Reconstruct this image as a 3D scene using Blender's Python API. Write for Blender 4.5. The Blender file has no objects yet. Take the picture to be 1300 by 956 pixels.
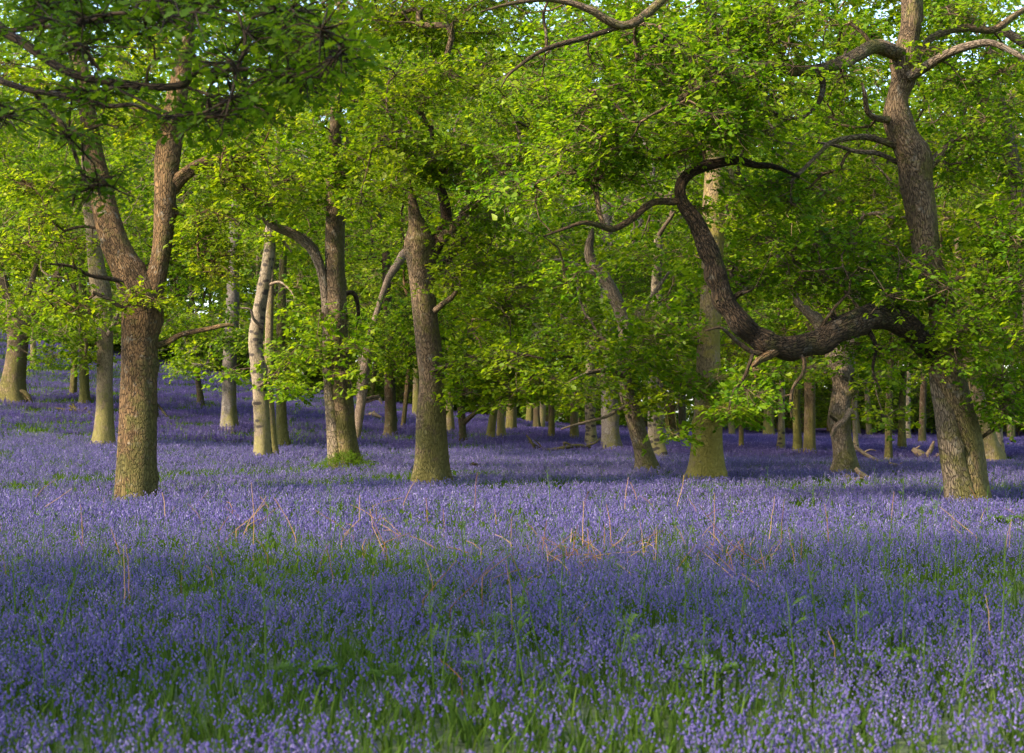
import bpy, math, random
import numpy as np
from math import radians as R

rng = np.random.default_rng(7)
random.seed(7)
scene = bpy.context.scene
col = scene.collection
F = 2100.0            # focal length in photograph pixels
EYE = 1.5

# ------------------------------------------------------------------ helpers
def terrain(x, y):
    x = np.asarray(x, float); y = np.asarray(y, float)
    d = np.hypot(x * 0.4, y)
    g = np.clip((d - 30) / 70, 0, 1.0) ** 1.15
    s = 1.44 * np.log1p(np.exp(np.clip(-x / 7.2, -30, 9)))
    und = 0.05 * np.sin(x * 0.35 + 1.3) * np.sin(y * 0.27) + 0.03 * np.sin(x * 0.9 + y * 0.6)
    return g * s + und * np.clip(y / 10, 0, 1)

def ray(px, py, d):
    return np.array([(px - 650) / F * d, d, EYE + (530 - py) / F * d])

def hit(px, py, up=0.22):
    """distance at which the sight line meets the tops of the flowers"""
    d = 4.0
    while d < 170:
        p = ray(px, py, d)
        if p[2] <= terrain(p[0], p[1]) + up:
            return d
        d += 0.1 if d < 60 else 0.3
    return d

def tag(o, label=None, cat=None, group=None, kind=None):
    if label: o['label'] = label
    if cat: o['category'] = cat
    if group: o['group'] = group
    if kind: o['kind'] = kind
    return o

def empty(name, loc):
    o = bpy.data.objects.new(name, None); col.objects.link(o)
    o.location = tuple(float(v) for v in loc); o.empty_display_size = 0.3
    return o

def mesh(name, verts, faces, mats, smooth=False, attrs=None, midx=None):
    """faces: (n,k) array of one face size"""
    verts = np.ascontiguousarray(verts, np.float32); faces = np.ascontiguousarray(faces, np.int32)
    me = bpy.data.meshes.new(name)
    n, k = faces.shape
    me.vertices.add(len(verts)); me.vertices.foreach_set('co', verts.ravel())
    me.loops.add(n * k); me.loops.foreach_set('vertex_index', faces.ravel())
    me.polygons.add(n)
    me.polygons.foreach_set('loop_start', np.arange(0, n * k, k, dtype=np.int32))
    me.polygons.foreach_set('loop_total', np.full(n, k, np.int32))
    if smooth: me.polygons.foreach_set('use_smooth', np.ones(n, bool))
    for m in (mats if isinstance(mats, (list, tuple)) else [mats]): me.materials.append(m)
    if midx is not None: me.polygons.foreach_set('material_index', np.ascontiguousarray(midx, np.int32))
    for nm, (typ, dom, data) in (attrs or {}).items():
        a = me.attributes.new(nm, typ, dom)
        data = np.ascontiguousarray(data, np.float32)
        a.data.foreach_set('vector' if typ == 'FLOAT_VECTOR' else 'value', data.ravel())
    me.update(calc_edges=True); me.validate(verbose=False) if False else None
    return me

def obj(name, me, parent=None, loc=None):
    o = bpy.data.objects.new(name, me); col.objects.link(o)
    if parent is not None: o.parent = parent
    if loc is not None: o.location = tuple(float(v) for v in loc)
    return o

def norm(v):
    return v / np.maximum(np.linalg.norm(v, axis=-1, keepdims=True), 1e-9)

def catmull(P, sub):
    P = np.asarray(P, float)
    if len(P) < 3:
        t = np.linspace(0, 1, sub + 1)[:, None]
        return P[0] * (1 - t) + P[-1] * t
    Q = np.vstack([2 * P[0] - P[1], P, 2 * P[-1] - P[-2]])
    out = []
    for i in range(1, len(Q) - 2):
        p0, p1, p2, p3 = Q[i - 1], Q[i], Q[i + 1], Q[i + 2]
        for j in range(sub):
            t = j / sub
            out.append(0.5 * ((2 * p1) + (-p0 + p2) * t + (2 * p0 - 5 * p1 + 4 * p2 - p3) * t * t + (-p0 + 3 * p1 - 3 * p2 + p3) * t ** 3))
    out.append(P[-1])
    return np.array(out)

def tubes(C, rad, k):
    """batch of tubes: C (B,n,3), rad (B,n) -> verts, quads, bark coordinates"""
    B, n, _ = C.shape
    T = np.empty_like(C)
    T[:, 1:-1] = C[:, 2:] - C[:, :-2]; T[:, 0] = C[:, 1] - C[:, 0]; T[:, -1] = C[:, -1] - C[:, -2]
    T = norm(T)
    chord = np.abs(norm(C[:, -1] - C[:, 0]))
    ref = np.eye(3)[np.argmin(chord, axis=1)][:, None, :].repeat(n, 1)
    U = norm(np.cross(T, ref)); V = np.cross(T, U)
    th = np.linspace(0, 2 * math.pi, k, endpoint=False)
    c, s = np.cos(th), np.sin(th)
    ring = U[:, :, None, :] * c[None, None, :, None] + V[:, :, None, :] * s[None, None, :, None]
    rr = rad[:, :, None, None] if rad.ndim == 2 else rad[..., None]
    Vt = C[:, :, None, :] + ring * rr
    seg = np.linalg.norm(np.diff(C, axis=1), axis=2)
    L = np.concatenate([np.zeros((B, 1)), np.cumsum(seg, 1)], 1)
    mr = np.maximum(rad.mean() if rad.ndim == 2 else rad.mean(), 0.004)
    buv = np.empty((B, n, k, 3))
    rb = np.maximum(rad if rad.ndim == 2 else rad.mean(2), 0.01)[:, :, None]
    rb = rb.mean(axis=1, keepdims=True).repeat(n, 1)
    buv[..., 0] = c * rb; buv[..., 1] = s * rb; buv[..., 2] = L[:, :, None]
    idx = np.arange(B * n * k).reshape(B, n, k)
    a = idx[:, :-1, :]; b = np.roll(idx, -1, 2)[:, :-1, :]; c2 = np.roll(idx, -1, 2)[:, 1:, :]; d = idx[:, 1:, :]
    q = np.stack([a, b, c2, d], -1).reshape(-1, 4)
    return Vt.reshape(-1, 3), q, buv.reshape(-1, 3)

def join(parts):
    """parts: list of (verts, faces, buv)"""
    off, V, Fc, Bv = 0, [], [], []
    for v, f, b in parts:
        V.append(v); Fc.append(f + off); Bv.append(b); off += len(v)
    return np.vstack(V), np.vstack(Fc), np.vstack(Bv)

# ------------------------------------------------------------------ materials
def new_mat(name):
    m = bpy.data.materials.new(name); m.use_nodes = True
    nt = m.node_tree; nt.nodes.clear()
    out = nt.nodes.new('ShaderNodeOutputMaterial')
    return m, nt, out

def N(nt, typ, **kw):
    n = nt.nodes.new(typ)
    for k_, v in kw.items():
        if k_ in n.inputs: n.inputs[k_].default_value = v
        else: setattr(n, k_, v)
    return n

def ramp(nt, fac, stops):
    r = nt.nodes.new('ShaderNodeValToRGB')
    els = r.color_ramp.elements
    while len(els) < len(stops): els.new(0.5)
    for e, (p, c) in zip(els, stops):
        e.position = p; e.color = (*c, 1) if len(c) == 3 else c
    nt.links.new(fac, r.inputs[0])
    return r.outputs[0]

def mix(nt, fac, a, b, typ='MIX'):
    m = nt.nodes.new('ShaderNodeMix'); m.data_type = 'RGBA'; m.blend_type = typ
    for sock, v in ((m.inputs[0], fac), (m.inputs[6], a), (m.inputs[7], b)):
        if hasattr(v, 'links'): nt.links.new(v, sock)
        else: sock.default_value = v if isinstance(v, float) else ((*v, 1) if len(v) == 3 else v)
    return m.outputs[2]

def attr(nt, name):
    a = nt.nodes.new('ShaderNodeAttribute'); a.attribute_name = name
    return a

def leaf_mat(name, stops, trans, tr=0.45, gloss=0.010, rough=0.5):
    m, nt, out = new_mat(name)
    lv = attr(nt, 'lv').outputs['Fac']
    oi = N(nt, 'ShaderNodeObjectInfo')
    c = ramp(nt, lv, stops)
    hs = N(nt, 'ShaderNodeHueSaturation')
    mr = N(nt, 'ShaderNodeMapRange'); nt.links.new(oi.outputs['Random'], mr.inputs[0])
    mr.inputs[3].default_value = 0.482; mr.inputs[4].default_value = 0.512
    nt.links.new(mr.outputs[0], hs.inputs['Hue']); nt.links.new(c, hs.inputs['Color'])
    dif = N(nt, 'ShaderNodeBsdfDiffuse'); nt.links.new(hs.outputs[0], dif.inputs[0])
    tc = mix(nt, 1.0, hs.outputs[0], (*trans, 1), 'MULTIPLY')
    trn = N(nt, 'ShaderNodeBsdfTranslucent'); nt.links.new(tc, trn.inputs[0])
    mx = N(nt, 'ShaderNodeMixShader'); mx.inputs[0].default_value = tr
    nt.links.new(dif.outputs[0], mx.inputs[1]); nt.links.new(trn.outputs[0], mx.inputs[2])
    gl = N(nt, 'ShaderNodeBsdfGlossy'); gl.inputs['Roughness'].default_value = rough
    gl.inputs[0].default_value = (1, 1, 1, 1)
    m2 = N(nt, 'ShaderNodeMixShader'); m2.inputs[0].default_value = gloss
    nt.links.new(mx.outputs[0], m2.inputs[1]); nt.links.new(gl.outputs[0], m2.inputs[2])
    nt.links.new(m2.outputs[0], out.inputs[0])
    return m

def bark_mat(name, dark, light, moss, moss_amt=0.5, ridge=1.0, spots=None, lichen=0.25):
    m, nt, out = new_mat(name)
    co = attr(nt, 'buv').outputs['Vector']
    mp = N(nt, 'ShaderNodeMapping'); mp.inputs['Scale'].default_value = (1, 1, 0.24)
    nt.links.new(co, mp.inputs[0])
    vor = N(nt, 'ShaderNodeTexVoronoi', feature='DISTANCE_TO_EDGE'); vor.inputs['Scale'].default_value = 32
    warp = N(nt, 'ShaderNodeTexNoise'); warp.inputs['Scale'].default_value = 9; warp.inputs['Detail'].default_value = 3
    nt.links.new(mp.outputs[0], warp.inputs[0])
    wv = mix(nt, 0.13, mp.outputs[0], warp.outputs['Color'], 'ADD')
    nt.links.new(wv, vor.inputs['Vector'])
    n1 = N(nt, 'ShaderNodeTexNoise'); n1.inputs['Scale'].default_value = 14; n1.inputs['Detail'].default_value = 6; n1.inputs['Roughness'].default_value = 0.65
    nt.links.new(co, n1.inputs[0])
    n2 = N(nt, 'ShaderNodeTexNoise'); n2.inputs['Scale'].default_value = 2.6; n2.inputs['Detail'].default_value = 7; n2.inputs['Roughness'].default_value = 0.62
    nt.links.new(co, n2.inputs[0])
    crack = ramp(nt, vor.outputs['Distance'], [(0.0, (0, 0, 0)), (0.16, (1, 1, 1))])
    base = mix(nt, n1.outputs['Fac'], dark, light)
    base = mix(nt, crack, mix(nt, 0.65, base, (0.02, 0.015, 0.01)), base)
    n4 = N(nt, 'ShaderNodeTexNoise'); n4.inputs['Scale'].default_value = 1.7; n4.inputs['Detail'].default_value = 5
    nt.links.new(mp.outputs[0], n4.inputs[0])
    base = mix(nt, 1.0, base, ramp(nt, n4.outputs['Fac'], [(0.3, (0.55, 0.52, 0.50)), (0.7, (1.25, 1.2, 1.15))]), 'MULTIPLY')
    # pale lichen flecks
    n3 = N(nt, 'ShaderNodeTexNoise'); n3.inputs['Scale'].default_value = 5.5; n3.inputs['Detail'].default_value = 8; n3.inputs['Roughness'].default_value = 0.7
    nt.links.new(co, n3.inputs[0])
    lf = ramp(nt, n3.outputs['Fac'], [(0.56, (0, 0, 0)), (0.66, (lichen, lichen, lichen))])
    base = mix(nt, lf, base, (0.33, 0.33, 0.27))
    # moss: more of it low on the trunk and by noise
    geo = N(nt, 'ShaderNodeNewGeometry')
    tcn = N(nt, 'ShaderNodeTexCoord')
    sep = N(nt, 'ShaderNodeSeparateXYZ'); nt.links.new(tcn.outputs['Object'], sep.inputs[0])
    low = N(nt, 'ShaderNodeMapRange'); nt.links.new(sep.outputs[2], low.inputs[0])
    low.inputs[1].default_value = 0.2; low.inputs[2].default_value = 2.4; low.inputs[3].default_value = 0.20; low.inputs[4].default_value = -0.04
    sn = N(nt, 'ShaderNodeSeparateXYZ'); nt.links.new(geo.outputs['Normal'], sn.inputs[0])
    side = N(nt, 'ShaderNodeMath', operation='MULTIPLY'); nt.links.new(sn.outputs[0], side.inputs[0]); side.inputs[1].default_value = 0.10
    ad = N(nt, 'ShaderNodeMath', operation='ADD'); nt.links.new(low.outputs[0], ad.inputs[0]); nt.links.new(side.outputs[0], ad.inputs[1])
    ad2 = N(nt, 'ShaderNodeMath', operation='ADD'); nt.links.new(ad.outputs[0], ad2.inputs[0]); nt.links.new(n2.outputs['Fac'], ad2.inputs[1])
    ad3 = N(nt, 'ShaderNodeMath', operation='ADD'); nt.links.new(ad2.outputs[0], ad3.inputs[0]); ad3.inputs[1].default_value = (moss_amt - 0.5) * 0.5
    n1s = N(nt, 'ShaderNodeMath', operation='MULTIPLY_ADD'); nt.links.new(n1.outputs['Fac'], n1s.inputs[0]); n1s.inputs[1].default_value = 0.5; nt.links.new(ad3.outputs[0], n1s.inputs[2])
    mf = ramp(nt, n1s.outputs[0], [(0.74, (0, 0, 0)), (0.93, (0.8, 0.8, 0.8))])
    mcol = mix(nt, n1.outputs['Fac'], tuple(v * 0.6 for v in moss), tuple(min(1, v * 1.35) for v in moss))
    c = mix(nt, mf, base, mcol)
    if spots:
        mp2 = N(nt, 'ShaderNodeMapping'); mp2.inputs['Scale'].default_value = (1, 1, 1.9); nt.links.new(co, mp2.inputs[0])
        v2 = N(nt, 'ShaderNodeTexVoronoi'); v2.inputs['Scale'].default_value = 3.6; nt.links.new(mp2.outputs[0], v2.inputs['Vector'])
        sp = ramp(nt, v2.outputs['Distance'], [(0.27, (1, 1, 1)), (0.40, (0, 0, 0))])
        c = mix(nt, sp, c, spots)
    b = N(nt, 'ShaderNodeBsdfPrincipled'); nt.links.new(c, b.inputs['Base Color'])
    b.inputs['Roughness'].default_value = 0.9
    b.inputs['Specular IOR Level'].default_value = 0.2
    hgt = mix(nt, 0.35, crack, n1.outputs['Color'])
    bp = N(nt, 'ShaderNodeBump'); bp.inputs['Strength'].default_value = 1.0 * ridge; bp.inputs['Distance'].default_value = 0.04
    nt.links.new(hgt, bp.inputs['Height']); nt.links.new(bp.outputs[0], b.inputs['Normal'])
    nt.links.new(b.outputs[0], out.inputs[0])
    return m

M = {}
GREEN = [(0.0, (0.036, 0.090, 0.003)), (0.5, (0.098, 0.174, 0.004)), (1.0, (0.205, 0.258, 0.008))]
M['leaf'] = leaf_mat('oak_leaf', GREEN, (1.8, 1.75, 0.9), tr=0.52)
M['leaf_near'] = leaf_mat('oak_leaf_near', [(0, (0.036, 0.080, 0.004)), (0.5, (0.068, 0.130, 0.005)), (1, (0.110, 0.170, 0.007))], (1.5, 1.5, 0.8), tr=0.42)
M['leaf_far'] = leaf_mat('oak_leaf_far', [(0, (0.048, 0.104, 0.007)), (0.5, (0.106, 0.178, 0.009)), (1, (0.195, 0.250, 0.013))], (1.8, 1.75, 0.9), tr=0.52)
MOSS = (0.105, 0.095, 0.018)
M['oak'] = bark_mat('oak_bark', (0.085, 0.056, 0.030), (0.265, 0.188, 0.110), MOSS, 0.60)
M['oak_brown'] = bark_mat('brown_oak_bark', (0.072, 0.043, 0.018), (0.235, 0.145, 0.066), (0.075, 0.070, 0.016), 0.55, lichen=0.35)
M['oak_grey'] = bark_mat('grey_oak_bark', (0.088, 0.067, 0.045), (0.285, 0.222, 0.155), MOSS, 0.45)
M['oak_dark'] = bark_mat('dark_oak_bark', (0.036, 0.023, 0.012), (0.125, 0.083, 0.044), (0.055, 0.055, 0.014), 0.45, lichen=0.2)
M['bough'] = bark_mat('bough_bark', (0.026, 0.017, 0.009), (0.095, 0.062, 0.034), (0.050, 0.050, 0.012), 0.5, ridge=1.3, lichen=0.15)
M['oak_pale'] = bark_mat('pale_oak_bark', (0.125, 0.092, 0.050), (0.310, 0.240, 0.145), (0.140, 0.125, 0.030), 0.5, ridge=0.6)
M['pale_mossy_sunlit'] = bark_mat('pale_mossy_sunlit_bark', (0.150, 0.105, 0.052), (0.340, 0.255, 0.140), (0.190, 0.160, 0.022), 0.72, ridge=0.7)  # yellow moss, its colour also standing in for warm sunlight on the trunk
M['smooth_grey'] = bark_mat('smooth_grey_bark', (0.120, 0.100, 0.085), (0.230, 0.200, 0.175), MOSS, 0.35, ridge=0.35)
M['mossy'] = bark_mat('mossy_bark', (0.060, 0.045, 0.026), (0.200, 0.150, 0.085), (0.110, 0.105, 0.018), 0.85)
M['birch'] = bark_mat('birch_bark', (0.150, 0.120, 0.078), (0.340, 0.280, 0.195), (0.150, 0.130, 0.040), 0.42, ridge=0.35, spots=(0.040, 0.032, 0.026), lichen=0.1)
M['deadwood'] = bark_mat('dead_wood', (0.140, 0.096, 0.062), (0.350, 0.270, 0.200), MOSS, 0.2, ridge=0.5)
M['twig'] = bark_mat('twig_bark', (0.045, 0.032, 0.020), (0.150, 0.110, 0.070), MOSS, 0.3, ridge=0.3)

def simple_mat(name, stops, rough=0.7, tr=0.0, trans=(1, 1, 1), attrname='lv'):
    m, nt, out = new_mat(name)
    c = ramp(nt, attr(nt, attrname).outputs['Fac'], stops)
    b = N(nt, 'ShaderNodeBsdfDiffuse'); nt.links.new(c, b.inputs[0])
    sh = b.outputs[0]
    if tr:
        t = N(nt, 'ShaderNodeBsdfTranslucent'); nt.links.new(mix(nt, 1.0, c, (*trans, 1), 'MULTIPLY'), t.inputs[0])
        mx = N(nt, 'ShaderNodeMixShader'); mx.inputs[0].default_value = tr
        nt.links.new(sh, mx.inputs[1]); nt.links.new(t.outputs[0], mx.inputs[2]); sh = mx.outputs[0]
    nt.links.new(sh, out.inputs[0])
    return m

M['bell'] = simple_mat('bluebell_petal', [(0, (0.076, 0.062, 0.190)), (0.5, (0.122, 0.100, 0.258)), (0.85, (0.170, 0.138, 0.314)), (1, (0.260, 0.220, 0.385))], tr=0.3, trans=(1.1, 1.0, 1.15))
M['blade'] = simple_mat('bluebell_leaf', [(0, (0.030, 0.060, 0.010)), (0.6, (0.055, 0.100, 0.015)), (1, (0.100, 0.150, 0.026))], tr=0.35, trans=(1.4, 1.4, 0.8))
M['dry'] = simple_mat('dry_bracken', [(0, (0.110, 0.050, 0.020)), (0.5, (0.190, 0.098, 0.040)), (1, (0.290, 0.180, 0.080))])
M['fern'] = simple_mat('bracken_green', [(0, (0.060, 0.115, 0.020)), (1, (0.120, 0.190, 0.040))], tr=0.4, trans=(1.3, 1.4, 0.8))

def ground_mat():
    m, nt, out = new_mat('woodland_floor')
    tc = N(nt, 'ShaderNodeTexCoord')
    n1 = N(nt, 'ShaderNodeTexNoise'); n1.inputs['Scale'].default_value = 1.2; n1.inputs['Detail'].default_value = 8
    n2 = N(nt, 'ShaderNodeTexNoise'); n2.inputs['Scale'].default_value = 22; n2.inputs['Detail'].default_value = 6
    for n in (n1, n2): nt.links.new(tc.outputs['Object'], n.inputs[0])
    a = ramp(nt, n2.outputs['Fac'], [(0.3, (0.020, 0.022, 0.010)), (0.55, (0.050, 0.060, 0.018)), (0.75, (0.090, 0.075, 0.040))])
    b_ = ramp(nt, n2.outputs['Fac'], [(0.3, (0.030, 0.050, 0.012)), (0.7, (0.070, 0.110, 0.025))])
    c = mix(nt, n1.outputs['Fac'], a, b_)
    b = N(nt, 'ShaderNodeBsdfPrincipled'); nt.links.new(c, b.inputs['Base Color']); b.inputs['Roughness'].default_value = 0.95
    bp = N(nt, 'ShaderNodeBump'); bp.inputs['Distance'].default_value = 0.06; nt.links.new(n2.outputs['Fac'], bp.inputs['Height'])
    nt.links.new(bp.outputs[0], b.inputs['Normal']); nt.links.new(b.outputs[0], out.inputs[0])
    return m
M['ground'] = ground_mat()

# ------------------------------------------------------------------ ground
xs = np.unique(np.concatenate([np.linspace(-40, 40, 81), np.linspace(-120, 120, 81), np.linspace(-900, 900, 41)]))
ys = np.unique(np.concatenate([np.linspace(-60, 60, 91), np.linspace(60, 240, 61), np.linspace(-500, 1400, 41)]))
X, Y = np.meshgrid(xs, ys)
Z = terrain(X, Y)
idx = np.arange(X.size).reshape(X.shape)
q = np.stack([idx[:-1, :-1], idx[:-1, 1:], idx[1:, 1:], idx[1:, :-1]], -1).reshape(-1, 4)
g = obj('ground', mesh('ground', np.stack([X, Y, Z], -1).reshape(-1, 3), q, M['ground'], smooth=True))
tag(g, 'woodland floor under the bluebells rising to the left', 'ground', kind='structure')

# ------------------------------------------------------------------ leaf sprays
def leaf_shape(lod):
    if lod == -1:     # lobed oak leaf, strips either side of the midrib
        X_ = [0, .16, .30, .44, .58, .72, .86, 1.0]; W_ = [.015, .05, .17, .11, .27, .17, .22, .02]
        Zm = [-.10 * x * x for x in X_]
        v = np.array([[x, 0, z] for x, z in zip(X_, Zm)] + [[x + .03, w, z + .25 * w] for x, w, z in zip(X_, W_, Zm)] + [[x + .03, -w, z + .25 * w] for x, w, z in zip(X_, W_, Zm)])
        f = np.array([[i, i + 1, i + 9, i + 8] for i in range(7)] + [[i, i + 16, i + 17, i + 1] for i in range(7)])
    elif lod == 0:      # lobed outline, two quads folded on the midrib
        v = np.array([[0, 0, 0], [.36, .17, .05], [.76, .28, .04], [1, 0, -.10], [.70, -.28, .04], [.40, -.17, .05]])
        f = np.array([[0, 3, 2, 1], [0, 5, 4, 3]])
    else:
        v = np.array([[0, 0, 0], [.6, .33, .05], [1, 0, -.08], [.6, -.33, .05]])
        f = np.array([[0, 2, 1, 0], [0, 3, 2, 0]])[:, :3]
    return v, f

def spray(lod, nleaf, L, rad, tilt, r):
    """one spray of leafy twigs round the origin, flattened, drooping a little"""
    lv_, lf_ = leaf_shape(lod)
    ntw = max(3, nleaf // 7)
    tips, dirs = [], []
    paths = []
    for i in range(ntw):
        a = r.uniform(0, 2 * math.pi); rr = rad * math.sqrt(r.uniform(0.05, 1))
        tip = np.array([math.cos(a) * rr, math.sin(a) * rr, r.normal(0, 0.20) * rad - 0.12 * rr])
        mid = tip * 0.5 + r.normal(0, 0.08 * rad, 3)
        paths.append([np.zeros(3), mid, tip]); tips.append(tip); dirs.append(norm(tip - mid))
    V, Fc, lv = [], [], []
    for i in range(nleaf):
        j = i % ntw
        p = tips[j] + r.normal(0, 0.025, 3) if i < ntw * 5 else paths[j][1] + (tips[j] - paths[j][1]) * r.uniform(0, 1)
        a = math.atan2(dirs[j][1], dirs[j][0]) + r.uniform(-2.3, 2.3)
        ax = np.array([math.cos(a), math.sin(a), r.normal(-0.12, 0.38)]); ax /= np.linalg.norm(ax)
        up = np.array([r.normal(0, tilt), r.normal(0, tilt), 1.0]); side = np.cross(up, ax); side /= np.linalg.norm(side)
        up = np.cross(ax, side)
        s = L * r.uniform(0.5, 1.35)
        w = lv_ * s
        V.append(p + w[:, :1] * ax + w[:, 1:2] * side * r.uniform(0.85, 1.2) + w[:, 2:] * up)
        Fc.append(lf_ + i * len(lv_)); lv += [np.clip(r.normal(0.5, 0.2), 0, 1)] * len(lf_)
    return np.vstack(V), np.vstack(Fc), np.array(lv), np.array(paths)

LOD = {}
for key, a in {'near': (-1, 54, 0.053, 0.26, .5), 'hero': (0, 70, 0.092, 0.48, .5), 'mid': (1, 50, 0.125, 0.62, .55), 'far': (1, 32, 0.21, 0.90, .7), 'vfar': (1, 22, 0.60, 1.9, 1.3)}.items():
    LOD[key] = [spray(*a, np.random.default_rng(100 + i)) for i in range(7)]

def place_sprays(A, key, r, sc=1.0):
    """leaf verts/faces/values for sprays at A, plus the twig paths"""
    V, Fc, LVs, TW = [], [], [], []
    off = 0
    which = r.integers(0, 7, len(A))
    for w in range(7):
        S = A[which == w]
        if not len(S): continue
        v, f, lv, paths = LOD[key][w]
        n = len(S)
        th = r.uniform(0, 2 * math.pi, n); s = r.uniform(0.75, 1.2, n) * sc
        tx, ty = r.normal(0, 0.22, n), r.normal(0, 0.22, n)
        c, sn = np.cos(th), np.sin(th)
        def xf(p):
            q = np.empty((n,) + p.shape)
            q[..., 0] = (p[..., 0] * c.reshape(-1, *[1] * (p.ndim - 1)) - p[..., 1] * sn.reshape(-1, *[1] * (p.ndim - 1)))
            q[..., 1] = (p[..., 0] * sn.reshape(-1, *[1] * (p.ndim - 1)) + p[..., 1] * c.reshape(-1, *[1] * (p.ndim - 1)))
            q[..., 2] = p[..., 2] + q[..., 0] * tx.reshape(-1, *[1] * (p.ndim - 1)) + q[..., 1] * ty.reshape(-1, *[1] * (p.ndim - 1))
            return q * s.reshape(-1, *[1] * p.ndim) + S.reshape(n, *[1] * (p.ndim - 1), 3)
        vv = xf(v)
        V.append(vv.reshape(-1, 3))
        Fc.append((f[None] + (np.arange(n) * len(v))[:, None, None] + off).reshape(-1, f.shape[1])); off += n * len(v)
        lo = r.normal(0, 0.17, n)
        LVs.append(np.clip(lv[None] + lo[:, None], 0, 1).ravel())
        TW.append(xf(paths).reshape(-1, 3, 3))
    return np.vstack(V), np.vstack(Fc), np.concatenate(LVs), np.vstack(TW)

# ------------------------------------------------------------------ trees
def sweep_trunk(P, W, k, seed, rough=0.07, flare=0.0, zg=None, knobs=0.0, sub=5):
    """a smooth trunk or limb with uneven cross-section"""
    r = np.random.default_rng(seed)
    C = catmull(np.hstack([P, W[:, None]]), sub)
    C, rad = C[:, :3], np.maximum(C[:, 3], 0.004)
    n = len(C)
    th = np.linspace(0, 2 * math.pi, k, endpoint=False)
    seg = np.concatenate([[0], np.cumsum(np.linalg.norm(np.diff(C, axis=0), axis=1))])
    RR = np.ones((n, k))
    for m, a in ((2, .55), (3, .5), (5, .35), (7, .25), (9, .2)):
        ph, fr, ph2 = r.uniform(0, 6.3), r.uniform(0.3, 1.3) * m ** .5, r.uniform(0, 6.3)
        RR += rough * a * np.cos(m * th[None] + ph + 0.9 * np.sin(seg[:, None] * fr + ph2)) * (0.7 + 0.3 * np.sin(seg[:, None] * 2.1 * fr))
    RR += rough * 0.5 * np.sin(seg[:, None] * r.uniform(2, 4) + r.uniform(0, 6)) * np.cos(th[None] + r.uniform(0, 6))
    nb = int(seg[-1] * 1.2)
    for _ in range(nb):
        s0, t0, a = r.uniform(0, seg[-1]), r.uniform(0, 6.3), r.uniform(0.05, 0.22) * (1 + knobs)
        d = np.angle(np.exp(1j * (th[None] - t0)))
        RR += a * np.exp(-((seg[:, None] - s0) / 0.10) ** 2 - (d / 0.38) ** 2) * (rough / 0.07)
    if flare and zg is not None:
        h = np.maximum(C[:, 2] - zg, 0)
        m = r.integers(4, 7)
        RR += (flare * np.exp(-h / 0.30))[:, None] * (0.8 + 0.75 * np.cos(m * th + r.uniform(0, 6))[None])
    v, f, b = tubes(C[None], (rad[:, None] * RR)[None], k)
    return C, rad, (v, f, b)

def grow(nodes, nrad, att, r, att_from, twig=0.006, crook=0.10):
    """branches from the skeleton to every attractor; returns batches of paths with radii"""
    pos = [np.asarray(nodes)]; n0 = len(nodes)
    P = np.zeros((n0 + len(att) * 9, 3)); P[:n0] = nodes
    D = np.zeros_like(P); n = n0
    D[:n0] = norm(np.gradient(nodes, axis=0)) if n0 > 1 else 0
    par = np.full(len(P), -1); ok = np.ones(len(P), bool); ok[:n0] = att_from
    d0 = np.min(np.linalg.norm(att[:, None] - nodes[None][:, att_from], axis=2), axis=1)
    paths = []
    for i in np.argsort(d0):
        a = att[i]
        dv = a - P[:n]; dist = np.linalg.norm(dv, axis=1)
        cosang = np.sum(dv * D[:n], axis=1) / np.maximum(dist, 1e-6)
        cost = dist * (1.25 - 0.25 * cosang) + np.where(ok[:n], 0, 1e6)
        cost[:n0] *= 1.08
        j = int(np.argmin(cost)); L = dist[j]
        m = int(np.clip(round(L / 0.32), 2, 8))
        dirj = D[j] if j >= n0 else norm(D[j] * 0.3 + norm(dv[j]) * 0.7)
        ctrl = P[j] + (dirj * 0.45 + np.array([0, 0, 0.10])) * L
        t = np.linspace(0, 1, m + 1)[1:, None]
        Q = (1 - t) ** 2 * P[j] + 2 * t * (1 - t) * ctrl + t * t * a
        Q[:-1] += r.normal(0, crook * L / m, (m - 1, 3)) if m > 1 else 0
        P[n:n + m] = Q
        prev = np.vstack([P[j][None], Q[:-1]]); D[n:n + m] = norm(Q - prev)
        par[n] = j; par[n + 1:n + m] = np.arange(n, n + m - 1)
        paths.append((j, n, m)); n += m
    e = 2.3
    acc = np.zeros(n); 
    for (j, s, m) in paths: acc[s + m - 1] += twig ** e
    for i in range(n - 1, n0 - 1, -1): acc[par[i]] += acc[i]
    rad = np.maximum(acc, twig ** e) ** (1 / e)
    rad[:n0] = nrad
    by = {}
    for (j, s, m) in paths:
        pts = np.vstack([P[j][None], P[s:s + m]])
        rr = np.concatenate([[min(rad[j] * 0.9, rad[s] * 1.25)], rad[s:s + m]])
        by.setdefault(m + 1, []).append((pts, rr))
    return by

def crown_points(c, rx, ry, rz, nclump, per, r, flat=0.38, spread=1.0, low=-0.6):
    """attractors in flattened clumps through an ellipsoid, denser towards its shell"""
    out = []
    while len(out) < nclump:
        v = r.normal(0, 1, 3); v /= np.linalg.norm(v)
        rr = r.uniform(0.25, 1) ** 0.45
        if v[2] * rr < low: continue
        out.append(np.array(c) + v * rr * np.array([rx, ry, rz]))
    out = np.array(out)
    pts = out[:, None, :] + r.normal(0, 1, (nclump, per, 3)) * np.array([spread, spread, spread * flat])
    return pts.reshape(-1, 3)

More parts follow.
